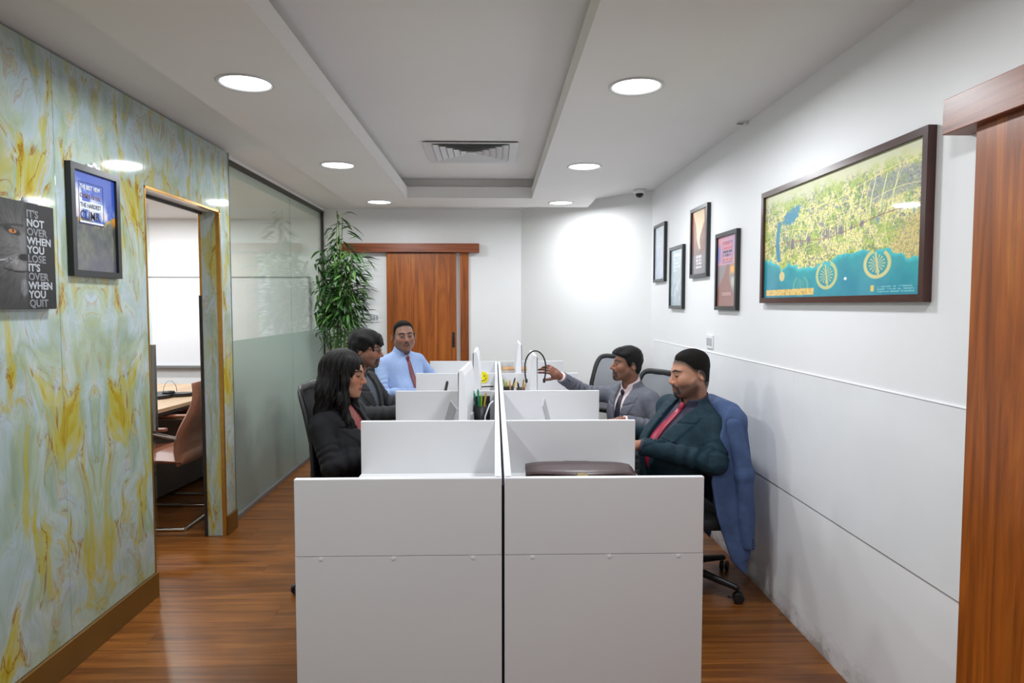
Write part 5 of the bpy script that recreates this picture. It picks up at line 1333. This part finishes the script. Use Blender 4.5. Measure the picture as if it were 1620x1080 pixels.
# glasses
HWm = mk2['HW']; g = empty('glasses', (0, 0, 0)); g.parent = man2; og = mk2['org']
for s in (-1, 1):
    ringp = [HWm((s * .033 + .021 * math.cos(a), .100 - .006 * abs(math.cos(a)) , .002 + .0165 * math.sin(a))) - og for a in [2 * math.pi * k / 20 for k in range(20)]]
    MB().tube(ringp, .0017, 6, closed=True).build('rim', M['black_plastic'], g, True)
    MB().tube([HWm((s * .054, .097, .006)) - og, HWm((s * .074, .07, .008)) - og, HWm((s * .081, -.01, .010)) - og], .0016, 6).build('temple', M['black_plastic'], g, True)
MB().tube([HWm((-.012, .101, .005)) - og, HWm((0, .106, .008)) - og, HWm((.012, .101, .005)) - og], .0015, 6).build('bridge', M['black_plastic'], g, True)

# ------------------------------------------------------------------ office chairs
def office_chair(loc, facing, label, mesh_mat, top=1.03, seat=.425, base_rot=0.0, recline=.10, backw=.235, arms=True):
    c = empty('office_chair', loc, math.radians(facing - 90), label, 'chair', 'black office swivel chairs at the bench')
    pillow('seat', .235, .235, seat - .075, seat, 'black_fabric', c, .02, .30)
    MB().box(-.10, .10, -.12, .12, seat - .11, seat - .074, bev=.01).build('seat_plate', M['black_plastic'], c)
    z0, z1 = seat + .13, top
    def bp(u, t):            # back surface point, u -1..1, t 0..1
        z = lerp(z0, z1, t); y = -.235 - recline * t ** 1.2 + .030 * math.sin(t * 3.1) + .035 * u * u
        return Vector((u * backw * (1 - .10 * t ** 3), y, z))
    out = []
    corner = .14
    def rr(k):               # rounded rectangle outline
        n = 56; a = 2 * math.pi * k / n; ca, sa = math.cos(a), math.sin(a); e = .24
        return (abs(ca) ** e * (1 if ca > 0 else -1), .5 + .5 * abs(sa) ** e * (1 if sa > 0 else -1))
    out = [bp(*rr(k)) for k in range(56)]
    MB().tube(out, .024, 8, closed=True, flat=.55, up=(0, 1, 0)).build('back_frame', M['black_plastic'], c, True)
    vs = []; fs = []; nu, nv = 16, 18
    for off in (.004, -.004):
        for i in range(nu + 1):
            for j in range(nv + 1):
                u = -1 + 2 * i / nu; t = j / nv; cu, ct = u * .97, .02 + .96 * t
                lim = 1 if abs(2 * ct - 1) < .8 else (1 - ((abs(2 * ct - 1) - .8) / .2) ** 4 * .12); p = bp(cu * lim, ct); vs.append(p + Vector((0, off, 0)))
    o = (nu + 1) * (nv + 1)
    for i in range(nu):
        for j in range(nv):
            q = (i * (nv + 1) + j, i * (nv + 1) + j + 1, (i + 1) * (nv + 1) + j + 1, (i + 1) * (nv + 1) + j); fs.append(q); fs.append(tuple(o + k for k in reversed(q)))
    MB().add(vs, fs).build('back_mesh', mesh_mat, c, True)
    MB().tube([(0, -.05, seat - .09), (0, -.22, seat - .08), (0, -.285, seat - .01), (0, -.29, z0 + .05), bp(0, .35) + Vector((0, -.03, 0))], [.028, .026, .026, .022, .016], 10, flat=.6).build('back_support', M['black_plastic'], c, True)
    if arms:
        for s in (-1, 1):
            a = MB().tube([(s * .20, .02, seat - .085), (s * .265, .02, seat - .07), (s * .275, .02, seat + .0), (s * .27, .0, seat + .185)], .014, 8, flat=1.5).build('armrest_post', M['black_plastic'], c, True)
            MB().box(s * .27 - .032, s * .27 + .032, -.13, .09, seat + .185, seat + .208, bev=.009, seg=2).build('armrest', M['black_plastic'], c)
    MB().lathe([(.028, .085), (.028, .20), (.018, .20), (.018, seat - .10)], 18).build('gas_column', M['black_plastic'], c, True)
    for k in range(5):
        a = math.radians(base_rot - (facing - 90)) + 2 * math.pi * k / 5; d = Vector((math.cos(a), math.sin(a), 0))
        lg = MB().tube([d * .02 + Vector((0, 0, .105)), d * .17 + Vector((0, 0, .095)), d * .345 + Vector((0, 0, .075)), d * .36 + Vector((0, 0, .070))], [.026, .021, .016, .012], 8).build('base_leg', M['black_plastic'], c, True)
        cs = MB(); p = d * .36; n2 = Vector((-d.y, d.x, 0)); rz = math.atan2(n2.y, n2.x)
        for s in (-1, 1): cs.lathe([(.006, -.010), (.024, -.009), (.0275, -.004), (.0275, .004), (.024, .009), (.006, .010)], 18, (0, 0, s * .014))
        cs.tube([(-.028, 0, 0), (-.052, 0, 0)], .006, 8)
        me = cs.mesh('caster'); me.transform(Matrix.Translation(p + Vector((0, 0, .0277))) @ Matrix.Rotation(a + .6, 4, 'Z') @ Matrix.Rotation(math.radians(90), 4, 'X'))
        ob = link('caster', me, M['black_plastic'], lg); autosmooth(ob)
    return c
office_chair((-.690, 3.52, 0), -6, 'black mesh office chair under the long-haired woman', M['black_fabric'], 1.07, base_rot=200, recline=.075, arms=False)
office_chair((-.880, 4.64, 0), 0, 'black office chair under the man with glasses', M['black_fabric'], 1.00, .44, arms=False, base_rot=20)
office_chair((-.760, 5.58, 0), -12, 'black office chair under the man in the blue shirt', M['black_fabric'], 0.96, .44, arms=False, base_rot=40)
office_chair((.975, 3.50, 0), 180, 'black office chair with a blue jacket hung over its back', M['black_fabric'], .965, base_rot=-46, recline=.02, arms=False)
office_chair((.985, 4.72, 0), 205, 'black framed grey mesh chair behind the man in the grey suit', M['grey_mesh'], 1.00, recline=.06, arms=False, base_rot=10)
office_chair((.875, 5.68, 0), 222, 'empty black framed grey mesh chair at the far right desk', M['grey_mesh'], 1.035, base_rot=70)

# ------------------------------------------------------------------ blue jacket over the chair back
def poly_sdf(x, y, pts):
    d = np.full(len(x), 1e9); s = np.ones(len(x)); n = len(pts)
    for i in range(n):
        (ax, ay), (bx, by) = pts[i], pts[i - 1]; ex, ey = bx - ax, by - ay; wx, wy = x - ax, y - ay
        t = np.clip((wx * ex + wy * ey) / (ex * ex + ey * ey), 0, 1); d = np.minimum(d, (wx - ex * t) ** 2 + (wy - ey * t) ** 2)
        c1 = (y >= ay); c2 = (y < by); c3 = (ex * wy > ey * wx); s = np.where((c1 & c2 & c3) | (~c1 & ~c2 & ~c3), -s, s)
    return np.sqrt(d) * s
near_poly = [(1.165, .985), (1.215, .945), (1.255, .80), (1.285, .55), (1.288, .32), (1.250, .145), (1.185, .215), (1.105, .44), (1.075, .62), (1.12, .85)]
def drape(P):
    x, y, z = P[:, 0], P[:, 1], P[:, 2]; fold = .008 * np.sin(x * 60 + z * 9 + 1.0) * ss(.85, .4, z) + .004 * wav(P, 34, 2)
    pn = poly_sdf(x, z, near_poly); a = smax(pn, np.abs(y - 3.232 - .02 * ss(.4, 1.0, z) + fold) - .011, .010)
    b = smax(pn, np.abs(y - 3.775 + fold) - .011, .010)
    top = ss(.60, .99, z); bx = 1.262 - .035 * top + .006 * np.sin(y * 40 + z * 4)
    w_ = .285 - .10 * ss(.88, 1.0, z) ** 2; c_ = smax(np.abs(x - bx) - .012, np.maximum(np.abs(y - 3.503) - w_, np.maximum(.24 - z, z - .985)), .012)
    yk = smax(rcone(P, (1.195, 3.26, .935), (1.195, 3.745, .935), .050, .050), -sph(P, (1.0, 3.5, .9), .02), .01); yk = smin(yk, rcone(P, (1.19, 3.36, .965), (1.19, 3.64, .965), .040, .040), .03)
    d = smin(smin(smin(a, b, .03), c_, .03), yk, .04)
    # back of the drape stays open towards the sitter
    return d
def sleeve(P, y0):
    w1 = .0022 * np.sin(P[:, 2] * 34 + P[:, 0] * 60 + 2 * wav(P, 22, 3)); d = smin(rcone(P, (1.188, y0 + .018, .915), (1.235, y0 - .002, .66), .042, .044), rcone(P, (1.235, y0 - .002, .66), (1.262, y0, .300), .044, .036), .02) + w1
    return smax(d, .285 - P[:, 2], .004)
bj = empty('suit_jacket', (1.2, 3.5, 0), 0, 'blue suit jacket draped over the back of an office chair', 'jacket')
np_mesh('jacket_body', [sdf_mesh('d', drape, (1.02, 3.16, .08), (1.38, 3.86, 1.05), .006)], (1.2, 3.5, 0), M['blue_jacket'], bj)
for y0 in (3.222, 3.79): np_mesh('sleeve', [sdf_mesh('d', lambda P: sleeve(P, y0), (1.12, y0 - .1, .2), (1.38, y0 + .1, 1.02), .006)], (1.2, 3.5, 0), M['blue_jacket'], bj)
for k in range(4): MB().ellipsoid((1.272 - 1.2, 3.222 - 3.5 - .035, .300 + .014 * k), (.006, .005, .005), 10, 6).build('cuff_button', M['black_plastic'], bj)
